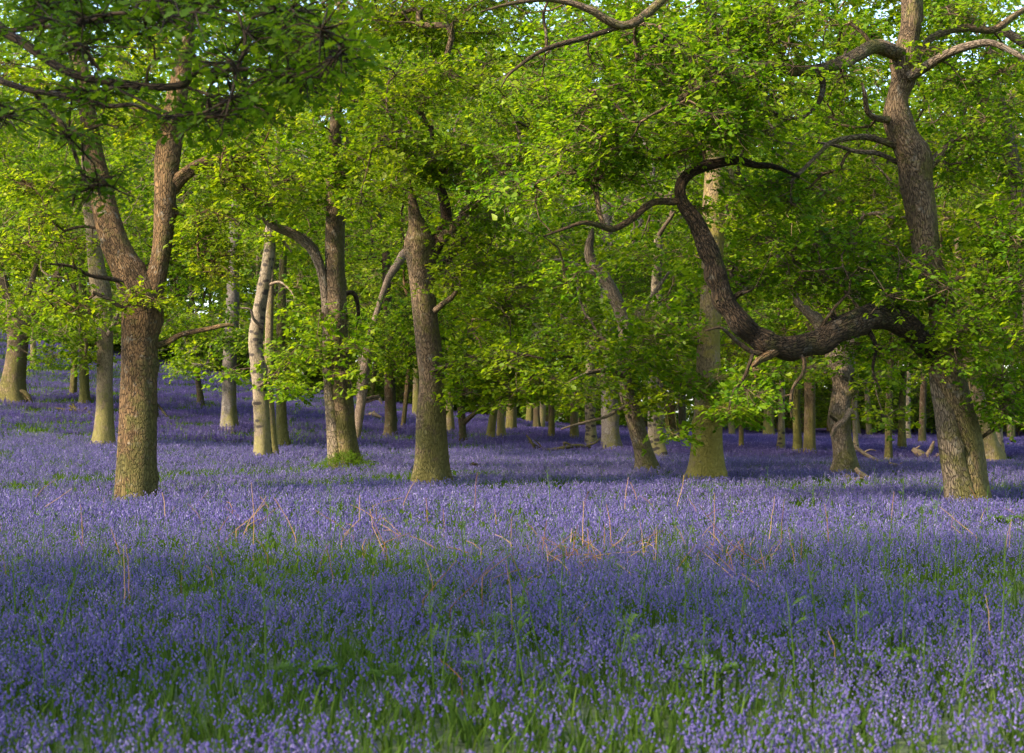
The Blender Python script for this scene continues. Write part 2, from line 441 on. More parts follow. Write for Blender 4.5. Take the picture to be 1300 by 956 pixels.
def pad_points(pads, D, r):
    """pads: (px, py, rx, ry, depth offset, n) round a tree D metres away"""
    out = []
    for p in pads:
        px, py, rx, ry, off, n = p
        d = D + off + r.normal(0, 0.9, n)
        k = max(1, n // 7)
        cx, cy, cd = r.uniform(-1, 1, k), r.uniform(-1, 1, k), r.integers(0, k, n)
        u = cx[cd] * 0.75 + r.normal(0, 0.24, n); w = cy[cd] * 0.75 + r.normal(0, 0.15, n)
        x = (px + rx * u - 650) / F * d; z = EYE + (530 - (py + ry * w)) / F * d
        out.append(np.stack([x, d, z], 1))
    return np.vstack(out) if out else np.zeros((0, 3))

SEED = [1000]
def build_tree(name, label, trunk, limbs=(), bark='oak', pads=(), crown=None, lod='mid', group=None, cat='tree',
               D=None, base=None, crown_from=None, k=20, flare=0.3, leaf='leaf', knobs=0, rough=0.07, world=None, twig=0.006, spray_scale=1.0, cull=None):
    """trunk: [(px, py, width, depth offset)] from the base up; limbs: lists of the same.
    crown: (height of centre, rx, rz, clumps, per clump) in metres."""
    SEED[0] += 17; r = np.random.default_rng(SEED[0]); seed = SEED[0]
    if D is None: D = hit(trunk[0][0], trunk[0][1] - 3)
    def conv(pts):
        P, W = [], []
        for t in pts:
            d = D + (t[3] if len(t) > 3 else 0)
            P.append(ray(t[0], t[1], d)); W.append(t[2] / 2 / F * d)
        return np.array(P), np.array(W)
    if world is not None: P, W = np.array([w[:3] for w in world], float), np.array([w[3] for w in world], float)
    else: P, W = conv(trunk)
    zg = float(terrain(P[0, 0], P[0, 1]))
    root = empty(name, (P[0, 0], P[0, 1], zg))
    o0 = np.array([P[0, 0], P[0, 1], zg])
    low = P[0].copy(); low[2] = zg - 0.15
    P = np.vstack([low, P]); W = np.concatenate([[W[0] * 1.08], W])
    C, rad, geo = sweep_trunk(P, W, k, seed, rough, flare, zg, knobs)
    tr = obj('trunk', mesh('trunk', geo[0] - o0, geo[1], M[bark], True, {'buv': ('FLOAT_VECTOR', 'POINT', geo[2] + r.uniform(0, 20, 3))}), root)
    nodes, nr, frm = [C], [rad], [C[:, 2] > (zg + 1.8 if crown_from is None else crown_from)]
    for i, lb in enumerate(limbs):
        mat_l = bark
        if isinstance(lb, dict): mat_l = lb.get('bark', bark); wl = lb.get('world'); lb = lb['p']
        else: wl = None
        if wl is not None: Pl, Wl = np.array([w[:3] for w in wl], float), np.array([w[3] for w in wl], float)
        else: Pl, Wl = conv(lb)
        if wl is not None and lb:
            P2, W2 = conv(lb); Pl = np.vstack([Pl, P2]); Wl = np.concatenate([Wl, W2])
        big = Wl.max() > 0.12
        Cl, rl, gl = sweep_trunk(Pl, Wl * (0.92 if big else 1), 18 if big else 12 if Wl.max() > 0.06 else 7, seed + i + 1, 0.13 if big else 0.09, knobs=0.8 if big else 0)
        obj('limb', mesh('limb', gl[0] - o0, gl[1], M[mat_l], True, {'buv': ('FLOAT_VECTOR', 'POINT', gl[2] + r.uniform(0, 20, 3))}), root)
        nodes.append(Cl); nr.append(rl); frm.append(np.arange(len(Cl)) > len(Cl) * 0.15)
    nodes, nr, frm = np.vstack(nodes), np.concatenate(nr), np.concatenate(frm)
    A = [pad_points(pads, D, r)] if pads else []
    if crown:
        for cr in (crown if isinstance(crown, list) else [crown]):
            hc, rx, rz, ncl, per = cr[:5]
            cx, cy = (cr[5], cr[6]) if len(cr) > 5 else (C[-1, 0], C[-1, 1])
            A.append(crown_points((cx, cy, zg + hc), rx, rx, rz, ncl, per, r, spread=0.8 if lod in ('hero', 'near') else 0.95))
    tag(root, label, cat, group)
    if not A: return root
    A = np.vstack(A)
    A = A[A[:, 2] > zg + 0.7]
    if cull is not None: A = A[cull(A)]
    if not frm.any(): frm[:] = True
    by = grow(nodes, nr, A, r, frm, twig)
    v, f, lv, tw = place_sprays(A, lod, r, spray_scale)
    parts = []
    for n_, lst in by.items():
        parts.append(tubes(np.array([p for p, _ in lst]), np.array([w for _, w in lst]), 5))
    parts.append(tubes(tw, np.tile([0.006, 0.0045, 0.002], (len(tw), 1)) * (1.6 if lod == 'far' else 1), 3))
    bw = join(parts)
    cr = obj('crown', mesh('crown', v - o0, f, M[leaf], False, {'lv': ('FLOAT', 'FACE', lv)}), root)
    obj('branchwork', mesh('branchwork', bw[0] - o0, bw[1], M[bark if bark not in ('birch',) else 'twig'], True, {'buv': ('FLOAT_VECTOR', 'POINT', bw[2])}), cr)
    tag(root, label, cat, group)
    return root

# ------------------------------------------------------------------ the trees one sees in front, traced trunk by trunk
D_R = hit(1225, 634)
build_tree('oak_tree', 'massive leaning oak at the right whose thick bough curves down then up',
    [(1236, 640, 46), (1233, 610, 42), (1226, 557, 42), (1214, 518, 43), (1203, 478, 43), (1195, 439, 40), (1196, 400, 33), (1192, 370, 34), (1178, 334, 36), (1174, 300, 36), (1169, 267, 40),
     (1163, 233, 42), (1160, 200, 45), (1148, 176, 37), (1139, 150, 37), (1139, 125, 27), (1147, 100, 31), (1148, 75, 38), (1153, 50, 27), (1158, 20, 28), (1156, -30, 26, .3), (1160, -90, 20, .6), (1168, -160, 14, 1)],
    limbs=[
     {'p': [(1222, 642, 50, -.12), (1216, 610, 42, -.12), (1208, 570, 36, -.1), (1201, 530, 32, -.08), (1193, 490, 27, 0), (1188, 462, 20, .05)], 'bark': 'oak_grey'},
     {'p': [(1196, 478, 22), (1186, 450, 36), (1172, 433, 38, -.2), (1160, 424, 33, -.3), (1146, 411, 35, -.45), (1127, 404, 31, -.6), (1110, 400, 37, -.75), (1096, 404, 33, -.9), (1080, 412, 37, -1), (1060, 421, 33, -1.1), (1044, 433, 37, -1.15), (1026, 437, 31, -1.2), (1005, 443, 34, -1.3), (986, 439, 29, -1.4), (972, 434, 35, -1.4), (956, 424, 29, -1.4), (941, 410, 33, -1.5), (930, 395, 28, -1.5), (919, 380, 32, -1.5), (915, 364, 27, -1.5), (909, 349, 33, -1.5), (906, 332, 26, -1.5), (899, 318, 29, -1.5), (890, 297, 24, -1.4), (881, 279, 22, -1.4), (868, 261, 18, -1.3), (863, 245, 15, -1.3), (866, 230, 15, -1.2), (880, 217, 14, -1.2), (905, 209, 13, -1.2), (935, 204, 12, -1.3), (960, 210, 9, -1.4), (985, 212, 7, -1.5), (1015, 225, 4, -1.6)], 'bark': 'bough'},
     {'p': [(1060, 408, 9, -1.1), (1056, 398, 6, -1.15), (1058, 390, 2, -1.2)], 'bark': 'bough'}, {'p': [(930, 380, 8, -1.5), (940, 372, 6, -1.6), (950, 370, 3, -1.7), (962, 362, 1.5, -1.8)], 'bark': 'bough'}, {'p': [(1100, 414, 8, -.9), (1112, 440, 5, -.9), (1108, 470, 3.5, -.9), (1118, 495, 1.5, -.9)], 'bark': 'bough'},
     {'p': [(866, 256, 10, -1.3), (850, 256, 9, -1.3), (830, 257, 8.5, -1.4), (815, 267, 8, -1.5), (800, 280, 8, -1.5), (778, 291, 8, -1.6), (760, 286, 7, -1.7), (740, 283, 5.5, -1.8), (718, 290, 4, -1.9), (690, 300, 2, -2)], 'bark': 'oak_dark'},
     {'p': [(992, 440, 14, -1.4), (975, 451, 12, -1.5), (964, 457, 9, -1.55), (957, 463, 7, -1.6), (954, 466, 2, -1.6)], 'bark': 'oak_brown'}, {'p': [(962, 455, 5, -1.55), (957, 468, 4, -1.6), (960, 480, 2, -1.6)], 'bark': 'oak_brown'},
     {'p': [(972, 448, 8, -1.4), (955, 447, 7, -1.5), (938, 436, 6, -1.6), (926, 425, 5, -1.7), (914, 416, 4, -1.8), (895, 420, 2.5, -1.9)], 'bark': 'oak_dark'},
     {'p': [(956, 448, 5, -1.5), (950, 466, 4.5, -1.6), (943, 482, 4, -1.6), (931, 498, 3.5, -1.7), (925, 520, 2, -1.7)], 'bark': 'oak_dark'},
     {'p': [(1010, 446, 7, -1.3), (1021, 458, 6, -1.4), (1019, 475, 5, -1.4), (1008, 490, 4.5, -1.4), (1004, 508, 4.5, -1.4), (1005, 530, 3, -1.4)], 'bark': 'oak_dark'},
     {'p': [(1035, 425, 6, -1.1), (1050, 405, 5, -1.2), (1062, 388, 4, -1.3), (1078, 372, 3, -1.3)], 'bark': 'oak_dark'},
     {'p': [(1150, 72, 22), (1128, 63, 22, -.3), (1108, 60, 20, -.6), (1080, 74, 18, -1), (1040, 88, 16, -1.5), (1000, 90, 15, -2), (968, 83, 13, -2.3), (930, 95, 10, -2.5), (895, 108, 8, -2.7), (858, 130, 6, -2.9), (820, 150, 3, -3)]},
     {'p': [(1040, 90, 9, -1.5), (1045, 110, 8, -1.6), (1038, 132, 6, -1.7), (1020, 150, 3, -1.8)], 'bark': 'oak_dark'},
     {'p': [(1155, 97, 15, -.2), (1175, 85, 13, -.4), (1200, 70, 12, -.7), (1225, 60, 11.5, -.9), (1255, 54, 9, -1.1), (1280, 63, 8, -1.2), (1304, 76, 6, -1.3)], 'bark': 'oak_grey'},
     {'p': [(1158, 78, 11), (1175, 55, 9, .2), (1195, 42, 9, .4), (1225, 35, 10, .6), (1260, 38, 9, .7), (1285, 22, 8, .8), (1312, 4, 6, 1)]},
     {'p': [(1138, 186, 9), (1105, 175, 9, -.3), (1080, 175, 8, -.6), (1055, 181, 7, -.8), (1040, 195, 5.5, -1), (1020, 215, 5, -1.2), (1003, 232, 3, -1.3)]},
     {'p': [(1142, 208, 7, .2), (1115, 195, 6.5), (1085, 192, 5.5, -.2), (1062, 185, 4.5, -.3), (1038, 181, 3, -.4)], 'bark': 'oak_grey'},
     {'p': [(1130, 152, 10, -.1), (1112, 150, 8, -.3), (1101, 141, 7, -.4), (1098, 120, 5.5, -.5), (1094, 105, 3, -.5)]},
     {'p': [(1178, 212, 14), (1198, 192, 11, .2), (1213, 178, 9, .4), (1240, 164, 6, .7), (1268, 150, 4, .9)]},
     [(1156, -20, 18, -.3), (1080, -75, 16, -1.2), (980, -90, 14, -1.8), (890, -55, 12, -2.4), (835, 5, 11, -2.8), (800, 31, 11, -3), (775, 28, 11, -3.1), (752, 14, 10, -3.2), (722, 3, 8, -3.3), (690, -1, 7, -3.4), (650, 4, 5, -3.5), (610, 15, 2, -3.6)],
     {'p': [(790, 33, 7, -3), (762, 42, 7, -3.1), (735, 50, 7, -3.2), (708, 57, 6.5, -3.3), (685, 66, 5.5, -3.4), (664, 80, 4.5, -3.5), (645, 96, 3, -3.6), (636, 112, 1.5, -3.6)], 'bark': 'oak_dark'},
     {'p': [(694, 60, 4.5, -3.3), (693, 40, 4, -3.3), (690, 18, 4, -3.3), (697, -2, 3, -3.3)], 'bark': 'oak_dark'},
     {'p': [(1200, 480, 5, .3), (1230, 555, 5, .3), (1262, 545, 5, .1), (1290, 530, 4, 0), (1320, 520, 2, -.1)]}],
    bark='oak', k=26, flare=.25, lod='hero', D=D_R,
    pads=[(760, 60, 110, 60, -1.6, 60), (850, 115, 110, 60, -2, 72), (715, 170, 80, 60, -1.5, 48), (800, 205, 120, 45, -.6, 64), (930, 60, 110, 60, -2, 62), (695, 240, 70, 30, -.9, 34), (905, 155, 85, 38, -1.9, 42), (985, 30, 95, 50, -1.6, 46), (1050, 125, 70, 40, 1.2, 24), (700, 330, 40, 16, -1.0, 8),
          (965, 250, 90, 30, .4, 36), (1015, 300, 110, 36, .4, 44), (1080, 350, 100, 26, .3, 52), (965, 345, 60, 35, .8, 20), (1115, 372, 75, 20, .5, 34), (1040, 240, 80, 35, .3, 24), (1080, 25, 60, 40, 1.8, 24),
          (1265, 330, 55, 60, -.5, 52), (1240, 430, 60, 50, -.6, 40), (1275, 500, 40, 40, -.4, 24), (1252, 180, 60, 60, .3, 30), (1285, 260, 45, 60, .2, 34), (1215, 80, 50, 40, 1, 18), (1290, 110, 50, 60, .8, 22), (1200, 15, 70, 30, .9, 24),
          (938, 498, 45, 22, -1.5, 9), (1120, 455, 60, 30, -.6, 11), (1200, 352, 40, 20, -1.1, 8), (1228, 410, 30, 20, -.9, 8)],
    crown=(12.5, 4.2, 2.8, 22, 9, 13.0, D_R + 3.0))

D_1 = hit(174, 628)
build_tree('oak_tree', 'thick brown forked oak at the left front, its two stems splitting halfway up',
    [(174, 634, 52), (174, 600, 50), (175, 560, 48), (176, 520, 46), (177, 470, 45), (178, 430, 46), (181, 400, 52), (178, 375, 50), (166, 350, 42, .05), (152, 322, 36, .1), (143, 300, 34, .15), (134, 268, 31, .2), (128, 235, 28, .3), (120, 200, 24, .4), (115, 165, 22, .5), (108, 120, 20, .6), (98, 60, 18, .8), (85, -20, 15, 1.0), (70, -100, 10, 1.3)],
    limbs=[
     {'p': [(184, 410, 40), (193, 375, 34), (200, 348, 28), (205, 320, 26), (208, 290, 28), (210, 260, 30), (212, 225, 33), (214, 195, 37), (219, 165, 36), (226, 120, 30, -.1), (236, 60, 24, -.2), (240, -20, 18, -.3), (250, -100, 11, -.4)]},
     {'p': [(218, 240, 20), (229, 226, 18, -.1), (246, 212, 15, -.2), (262, 204, 13, -.3), (280, 200, 10, -.4), (305, 203, 8, -.5), (335, 195, 5, -.7)]},
     {'p': [(250, 214, 8, .1), (268, 210, 8, .3), (288, 203, 7, .5), (310, 190, 4, .8)], 'bark': 'oak_grey'},
     {'p': [(172, 393, 7, -.2), (155, 390, 6, -.3), (138, 380, 5, -.4), (118, 371, 4, -.5)], 'bark': 'oak_dark'},
     {'p': [(160, 360, 6, -.2), (140, 354, 6, -.3), (115, 350, 5, -.5), (90, 338, 4, -.7), (60, 335, 2, -.9)], 'bark': 'oak_dark'},
     {'p': [(196, 440, 9), (215, 433, 8, -.1), (232, 424, 7, -.2), (262, 418, 6, -.3), (285, 413, 5.5, -.4), (297, 413, 3, -.4)]},
     {'p': [(130, 290, 4, .2), (100, 288, 3.5, .2), (70, 298, 2.5, .2)], 'bark': 'oak_dark'}],
    bark='oak_brown', k=26, flare=.15, lod='hero', D=D_1,
    pads=[(60, 250, 60, 40, 0, 26), (55, 325, 60, 28, -.5, 22), (300, 205, 50, 25, -.4, 18), (335, 235, 50, 30, -.4, 22), (290, 290, 50, 30, .4, 18), (255, 350, 40, 35, .3, 18), (105, 400, 40, 25, -.5, 12), (100, 180, 70, 40, .3, 22), (200, 110, 80, 50, .3, 26), (320, 150, 60, 40, -.2, 22), (190, 378, 22, 12, -.4, 7), (240, 300, 22, 40, .6, 8), (70, 370, 40, 20, -.5, 10), (40, 110, 60, 60, .6, 20), (250, 40, 60, 40, 0, 18)],
    crown=[(11.5, 4.2, 2.6, 14, 9)])

D_8 = hit(440, 590)
build_tree('oak_tree', 'tall twin stemmed oak standing in a mound of ivy left of centre',
    [(440, 594, 38), (437, 560, 33), (434, 520, 30), (431, 480, 27), (429, 440, 27), (427, 400, 28), (426, 360, 26), (425, 300, 25), (426, 250, 25), (425, 225, 22), (425, 180, 16), (428, 120, 13), (432, 40, 9)],
    limbs=[
     {'p': [(428, 600, 26, -.15), (424, 560, 20, -.12), (420, 510, 17, -.1), (417, 470, 14, -.1), (415, 430, 12, -.1), (413, 385, 12, -.1), (409, 348, 13, -.1), (397, 317, 15, -.2), (377, 299, 14, -.4), (352, 289, 11, -.6), (338, 282, 7, -.7), (318, 270, 4, -.8)], 'bark': 'oak_grey'},
     {'p': [(430, 236, 10), (450, 239, 8, -.2), (461, 250, 7, -.3), (473, 264, 6, -.3), (485, 277, 4, -.4)], 'bark': 'oak_dark'},
     {'p': [(426, 380, 6, .3), (448, 372, 6, .4), (455, 395, 5, .5), (452, 415, 3, .6)], 'bark': 'oak_dark'}],
    bark='oak', k=22, flare=.25, D=D_8,
    pads=[(440, 200, 70, 30, -.4, 34), (395, 245, 60, 30, -.6, 30), (462, 440, 30, 22, -.4, 12), (395, 425, 40, 40, -.3, 22), (378, 470, 40, 30, -.5, 18), (425, 480, 22, 12, -.6, 7), (340, 260, 50, 30, -1, 24), (430, 140, 90, 40, -.5, 40), (385, 190, 60, 40, -.5, 26), (470, 30, 120, 50, 2, 44), (400, 90, 70, 50, 1, 26)],
    crown=[(10.5, 4.5, 4.2, 34, 9)])

D_10 = hit(547, 609)
build_tree('oak_tree', 'stout grey oak near the centre with a broken many-pronged fork at its top',
    [(546, 615, 48), (547, 590, 42), (548, 560, 39), (548, 520, 37), (548, 480, 33), (544, 440, 32), (540, 400, 31), (536, 360, 32), (534, 330, 36), (533, 308, 38), (531, 290, 26), (527, 275, 17), (524, 258, 12), (521, 240, 6)],
    limbs=[
     {'p': [(545, 322, 26), (558, 303, 20, .1), (567, 282, 17, .2), (564, 255, 15, .2), (556, 228, 11, .3), (550, 200, 8, .4), (548, 160, 6, .5)], 'bark': 'oak_dark'},
     {'p': [(560, 305, 16, -.1), (575, 290, 14, -.2), (590, 270, 13, -.4), (606, 255, 12, -.6), (622, 238, 9, -.8), (640, 215, 6, -1)]},
     {'p': [(548, 350, 12, .2), (565, 335, 14, .3), (578, 318, 13, .3), (590, 300, 9, .3)], 'bark': 'oak_dark'},
     {'p': [(553, 394, 8, -.3), (562, 386, 7, -.6), (575, 376, 6, -.9), (584, 360, 4, -1.1)]},
     {'p': [(612, 252, 7, -.6), (590, 238, 7, -1), (562, 226, 7, -1.3), (538, 206, 6, -1.5), (515, 192, 5, -1.7), (492, 186, 3, -1.9)], 'bark': 'mossy'},
     {'p': [(550, 470, 7, -.3), (575, 462, 6, -1), (605, 452, 5, -1.6), (650, 448, 4, -2.2), (690, 455, 2, -2.6)], 'bark': 'oak_dark'}],
    bark='oak', k=24, flare=.35, lod='hero', D=D_10, spray_scale=1.1,
    pads=[(618, 470, 44, 30, -1.2, 32), (650, 450, 65, 24, -2, 40), (702, 470, 40, 20, -2.2, 18), (606, 508, 34, 20, -1.2, 18), (640, 500, 50, 20, -1.8, 24), (612, 400, 36, 40, -.6, 24), (575, 350, 40, 30, -.6, 18), (500, 200, 90, 40, -1.2, 50), (600, 180, 80, 45, -.8, 46), (560, 120, 90, 45, -.4, 50), (480, 262, 40, 28, -.4, 16), (610, 300, 50, 30, -.4, 22), (622, 345, 40, 25, -.3, 16), (520, 160, 60, 30, -1, 26), (640, 380, 40, 25, -.8, 16), (660, 130, 60, 40, .2, 24), (570, 25, 110, 40, 3, 50), (480, 6, 70, 30, 3, 18)],
    crown=(11.5, 4.6, 3.8, 20, 9))

D_19 = hit(898, 606)
build_tree('oak_tree', 'straight pale oak with a mossy yellow foot behind the curved bough',
    [(898, 610, 52), (898, 590, 44), (898, 560, 39), (899, 520, 36), (900, 480, 33), (900, 440, 30), (901, 400, 28), (903, 350, 27), (906, 300, 27), (906, 260, 27), (907, 220, 25), (909, 160, 22), (905, 90, 19), (900, 20, 16), (898, -60, 11)],
    limbs=[[(908, 290, 9), (925, 265, 9, .2), (930, 240, 8, .3), (928, 215, 6, .4)],
           [(905, 170, 12), (935, 140, 10, .5), (970, 125, 8, .8), (1010, 120, 5, 1)]],
    bark='pale_mossy_sunlit', k=22, flare=.3, D=D_19,
    pads=[(872, 480, 46, 22, -1, 12), (850, 440, 60, 26, -.6, 26), (905, 520, 45, 14, -1.1, 10), (860, 390, 60, 25, -.4, 20), (945, 470, 45, 26, .3, 16), (940, 530, 30, 14, -.6, 6), (840, 330, 50, 30, .3, 18), (850, 545, 24, 14, -1, 5), (970, 300, 70, 50, .6, 26), (845, 8, 100, 36, 3, 40)],
    crown=[(10.5, 4.8, 4.4, 34, 9)])

D_17 = hit(818, 594)
build_tree('oak_tree', 'dead topped oak leaning left, its bare pale snag twisting above the leaves',
    [(820, 598, 32), (817, 578, 25), (812, 556, 23), (802, 522, 21), (793, 490, 20), (792, 460, 20), (794, 430, 19), (791, 405, 18), (782, 380, 17), (770, 358, 16), (757, 342, 16), (749, 327, 14), (748, 312, 11), (751, 300, 8), (752, 290, 3)],
    limbs=[{'p': [(762, 347, 8), (745, 345, 7, -.2), (728, 335, 6, -.4), (715, 330, 4, -.6), (698, 330, 2, -.7)], 'bark': 'deadwood'},
           {'p': [(797, 430, 7), (815, 395, 6, .3), (832, 370, 5, .5), (850, 345, 3, .7)]},
           [(795, 480, 7), (770, 470, 6, -.6), (740, 476, 4, -1), (715, 490, 2, -1.2)],
           {'p': [(795, 515, 5, -.4), (772, 528, 4.5, -.8), (748, 535, 4, -1), (728, 540, 3, -1.2), (712, 545, 1.5, -1.3)], 'bark': 'deadwood'}],
    bark='oak_grey', k=20, flare=.2, D=D_17,
    pads=[(792, 452, 70, 30, -.8, 36), (752, 498, 55, 24, -1, 26), (832, 415, 60, 36, .3, 26), (822, 515, 40, 12, .3, 8), (690, 310, 60, 50, 2.4, 32), (850, 470, 45, 30, 0, 18), (750, 425, 40, 26, .8, 14), (715, 390, 45, 36, 1.8, 20), (845, 505, 30, 20, 0, 12)])

build_tree('birch_tree', 'broken topped birch with creamy bark covered in black knobs',
    [(334, 579, 24), (334, 560, 21), (333, 535, 20), (331, 505, 19), (328, 470, 19), (325, 440, 18), (327, 412, 18), (331, 385, 16), (336, 355, 15), (341, 325, 14), (343, 303, 13), (344, 288, 12), (344, 284, 3)],
    limbs=[{'p': [(333, 415, 5, -.2), (322, 405, 4, -.4), (318, 393, 3, -.5), (305, 391, 2, -.6)], 'bark': 'deadwood'}, {'p': [(340, 362, 4), (355, 358, 3, -.3), (368, 368, 2, -.5), (374, 378, 1.5, -.6)], 'bark': 'deadwood'},
           {'p': [(345, 310, 5), (358, 305, 4, .2), (370, 320, 2, .3)], 'bark': 'deadwood'}, {'p': [(330, 490, 4, -.2), (345, 478, 3, -.5), (362, 470, 2, -.8)], 'bark': 'twig'}],
    bark='birch', k=20, flare=.12, knobs=1.1, rough=.09,
    pads=[(368, 482, 32, 14, -1, 10), (300, 470, 20, 14, -.8, 6)])
build_tree('birch_tree', 'smooth cream stem standing right against the knobbly birch',
    [(346, 577, 17), (345, 560, 14), (343, 530, 13), (341, 500, 12), (341, 460, 11), (342, 410, 10), (344, 350, 9), (348, 280, 8), (352, 200, 6), (356, 120, 4)], bark='oak_pale', k=16, flare=.15,
    pads=[(341, 284, 28, 20, -.7, 12), (365, 360, 40, 40, .3, 18), (335, 245, 50, 40, .2, 22), (385, 330, 30, 30, .2, 12)], crown=(9.5, 3.4, 3.2, 20, 8), rough=.04)

def low_crown(kw, c, b):
    # the outer boughs of these oaks droop to head height
    if c and hit(b[0][0], b[0][1] - 3) > 44: return [c, (3.9, 2.8, 1.1, 7, 8)]
    return c
T = lambda b, bark, label, c=None, **kw: build_tree(kw.pop('name', 'oak_tree'), label, b, kw.pop('limbs', ()), bark, kw.pop('pads', ()), low_crown(kw, c, b), **kw)
T([(132, 564, 28), (132, 535, 24), (133, 500, 21), (133, 450, 20), (132, 400, 22), (128, 370, 25), (122, 335, 21), (117, 290, 18), (112, 230, 16), (108, 150, 12)], 'oak_pale', 'pale straight oak just left of the big forked oak', (8.5, 4.2, 4.2, 30, 9),
  limbs=[{'p': [(138, 425, 7, -.2), (146, 408, 6, -.4), (151, 394, 4, -.6)], 'bark': 'deadwood'}], pads=[(60, 440, 60, 30, -1, 26), (100, 460, 40, 18, .4, 12), (90, 420, 50, 30, -.5, 18)])
T([(14, 512, 46), (16, 495, 34), (19, 465, 27), (22, 435, 26), (23, 412, 31), (17, 395, 18), (9, 375, 14), (2, 350, 12), (-6, 310, 10), (-12, 250, 7)], 'oak', 'spreading oak on the bank at the far left edge with three rising stems', (8.5, 5.0, 4.0, 34, 9),
  limbs=[[(23, 415, 16), (26, 395, 12), (32, 378, 10), (40, 360, 8, .3), (46, 335, 6, .5)], [(30, 414, 18), (42, 398, 15, -.2), (56, 384, 13, -.4), (66, 362, 10, -.6), (80, 335, 7, -.8)]],
  pads=[(80, 400, 50, 25, -.8, 18), (10, 330, 50, 30, 0, 18), (30, 370, 45, 18, -.9, 14)])
T([(193, 534, 15), (193, 500, 13), (194, 460, 12), (195, 420, 12), (198, 350, 10), (200, 280, 8)], 'oak_dark', 'dark slim oak half hidden behind the big forked oak', (8.5, 3.8, 4.0, 24, 8), limbs=[[(197, 510, 3), (207, 522, 3), (218, 537, 2)]])
T([(108, 514, 14), (107, 490, 12), (106, 450, 11), (105, 400, 10), (104, 330, 8)], 'mossy', 'mossy oak behind the pale oak on the left bank', (8, 4.2, 4.2, 26, 8), pads=[(70, 450, 40, 16, 0, 12)])
T([(93, 503, 9), (94, 470, 8), (95, 430, 7), (96, 370, 6)], 'oak', 'thin brown oak on the bluebell bank at the left', (8.5, 4.0, 4.5, 26, 8))
T([(43, 468, 8), (42, 440, 7), (41, 410, 6), (40, 350, 5)], 'oak_pale', 'small pale stem high on the left bank beside the spreading oak', (9, 4.2, 4.6, 26, 8))
T([(292, 547, 23), (291, 520, 19), (291, 480, 18), (293, 440, 17), (295, 400, 17), (296, 350, 15), (298, 280, 13), (300, 200, 9)], 'smooth_grey', 'grey upright oak between the forked oak and the birch', (9.5, 4.4, 4.4, 34, 9), pads=[(270, 450, 40, 20, -1, 16), (300, 420, 35, 18, -.8, 14), (250, 470, 40, 14, 0, 12)])
T([(255, 516, 10), (254, 500, 8), (251, 480, 7), (249, 450, 7), (248, 400, 6)], 'oak_dark', 'slender leaning dark oak on the bank left of the grey oak', (8.5, 4.0, 4.6, 26, 8))
T([(360, 568, 17), (358, 545, 14), (357, 510, 13), (356, 470, 12), (357, 400, 11), (360, 320, 9)], 'mossy', 'mossy dark oak right behind the two birch stems', (9.0, 4.2, 4.6, 32, 9), pads=[(385, 440, 45, 30, -.6, 20), (375, 400, 40, 30, -.3, 14), (390, 500, 25, 14, -.3, 8)])
build_tree("dead_tree", 'pale leaning dead trunk with a splintered top behind the twin stemmed oak',
    [(452, 562, 9), (456, 530, 11), (461, 490, 12), (466, 450, 12), (472, 420, 9), (478, 398, 7), (485, 375, 7), (494, 352, 9), (505, 335, 11), (512, 322, 10), (515, 315, 3)], [{'p': [(458, 510, 5, .2), (472, 505, 5, .4), (482, 503, 4, .5)], 'bark': 'deadwood'}], 'deadwood', k=14, flare=.1)
T([(496, 555, 17), (496, 530, 15), (495, 490, 14), (494, 450, 13), (492, 400, 12), (490, 320, 10)], 'oak_dark', 'dark oak just left of the stout central oak', (9.5, 4.4, 4.8, 34, 9), pads=[(500, 460, 40, 22, 0, 16)])
T([(511, 548, 6), (514, 520, 6), (517, 490, 6), (519, 450, 5), (520, 380, 4)], 'oak_brown', 'thin reddish leaning stem beside the stout central oak', (10, 3.4, 4.4, 20, 8))
T([(588, 563, 11), (587, 545, 9), (586, 530, 10), (584, 510, 8), (580, 480, 7)], 'oak_dark', 'low bushy oak with a dark short stem right of the stout central oak', (3.8, 3.8, 1.7, 30, 9), limbs=[[(588, 538, 7), (600, 527, 6, -.5), (615, 515, 4, -.8)]])
T([(622, 558, 11), (625, 535, 10), (628, 515, 9), (630, 480, 8), (630, 400, 7)], 'mossy', 'mossy leaning stem of the pair seen through the central gap', (8.5, 4.6, 5.2, 34, 8))
T([(636, 558, 15), (636, 540, 11), (636, 510, 11), (637, 470, 10), (638, 400, 8)], 'oak_pale', 'straight mossy footed stem of the pair seen through the central gap', (9, 4.6, 5.2, 34, 8))
T([(682, 548, 11), (681, 525, 8), (682, 500, 8), (685, 480, 7), (688, 430, 6)], 'oak_dark', 'dark slim oak beyond the fallen bough in the central gap', (8.5, 5, 5.2, 34, 8))
T([(700, 559, 9), (700, 530, 8), (700, 500, 8), (702, 450, 7)], 'oak', 'small brown oak at the left end of the fallen bough', (8, 4.4, 5.0, 32, 8))
T([(729, 560, 12), (729, 530, 10), (729, 500, 9), (730, 440, 8)], 'oak', 'brown oak behind the middle of the fallen bough', (9, 4.6, 5.0, 34, 8))
T([(750, 568, 17), (750, 545, 14), (749, 515, 14), (749, 485, 13), (750, 450, 11), (757, 420, 9), (758, 380, 8)], 'birch', 'white stemmed birch at the right end of the fallen bough', (9, 3.8, 4.2, 26, 8), name='birch_tree', pads=[(735, 470, 40, 20, .3, 14)])
T([(777, 574, 30), (775, 555, 24), (774, 520, 22), (773, 480, 21), (772, 430, 20), (771, 350, 17), (770, 260, 13)], 'smooth_grey', 'smooth grey oak left of the leaning dead topped oak', (10, 4.6, 4.6, 36, 9), pads=[(772, 425, 42, 50, -1, 36), (770, 330, 40, 50, -1, 26)])
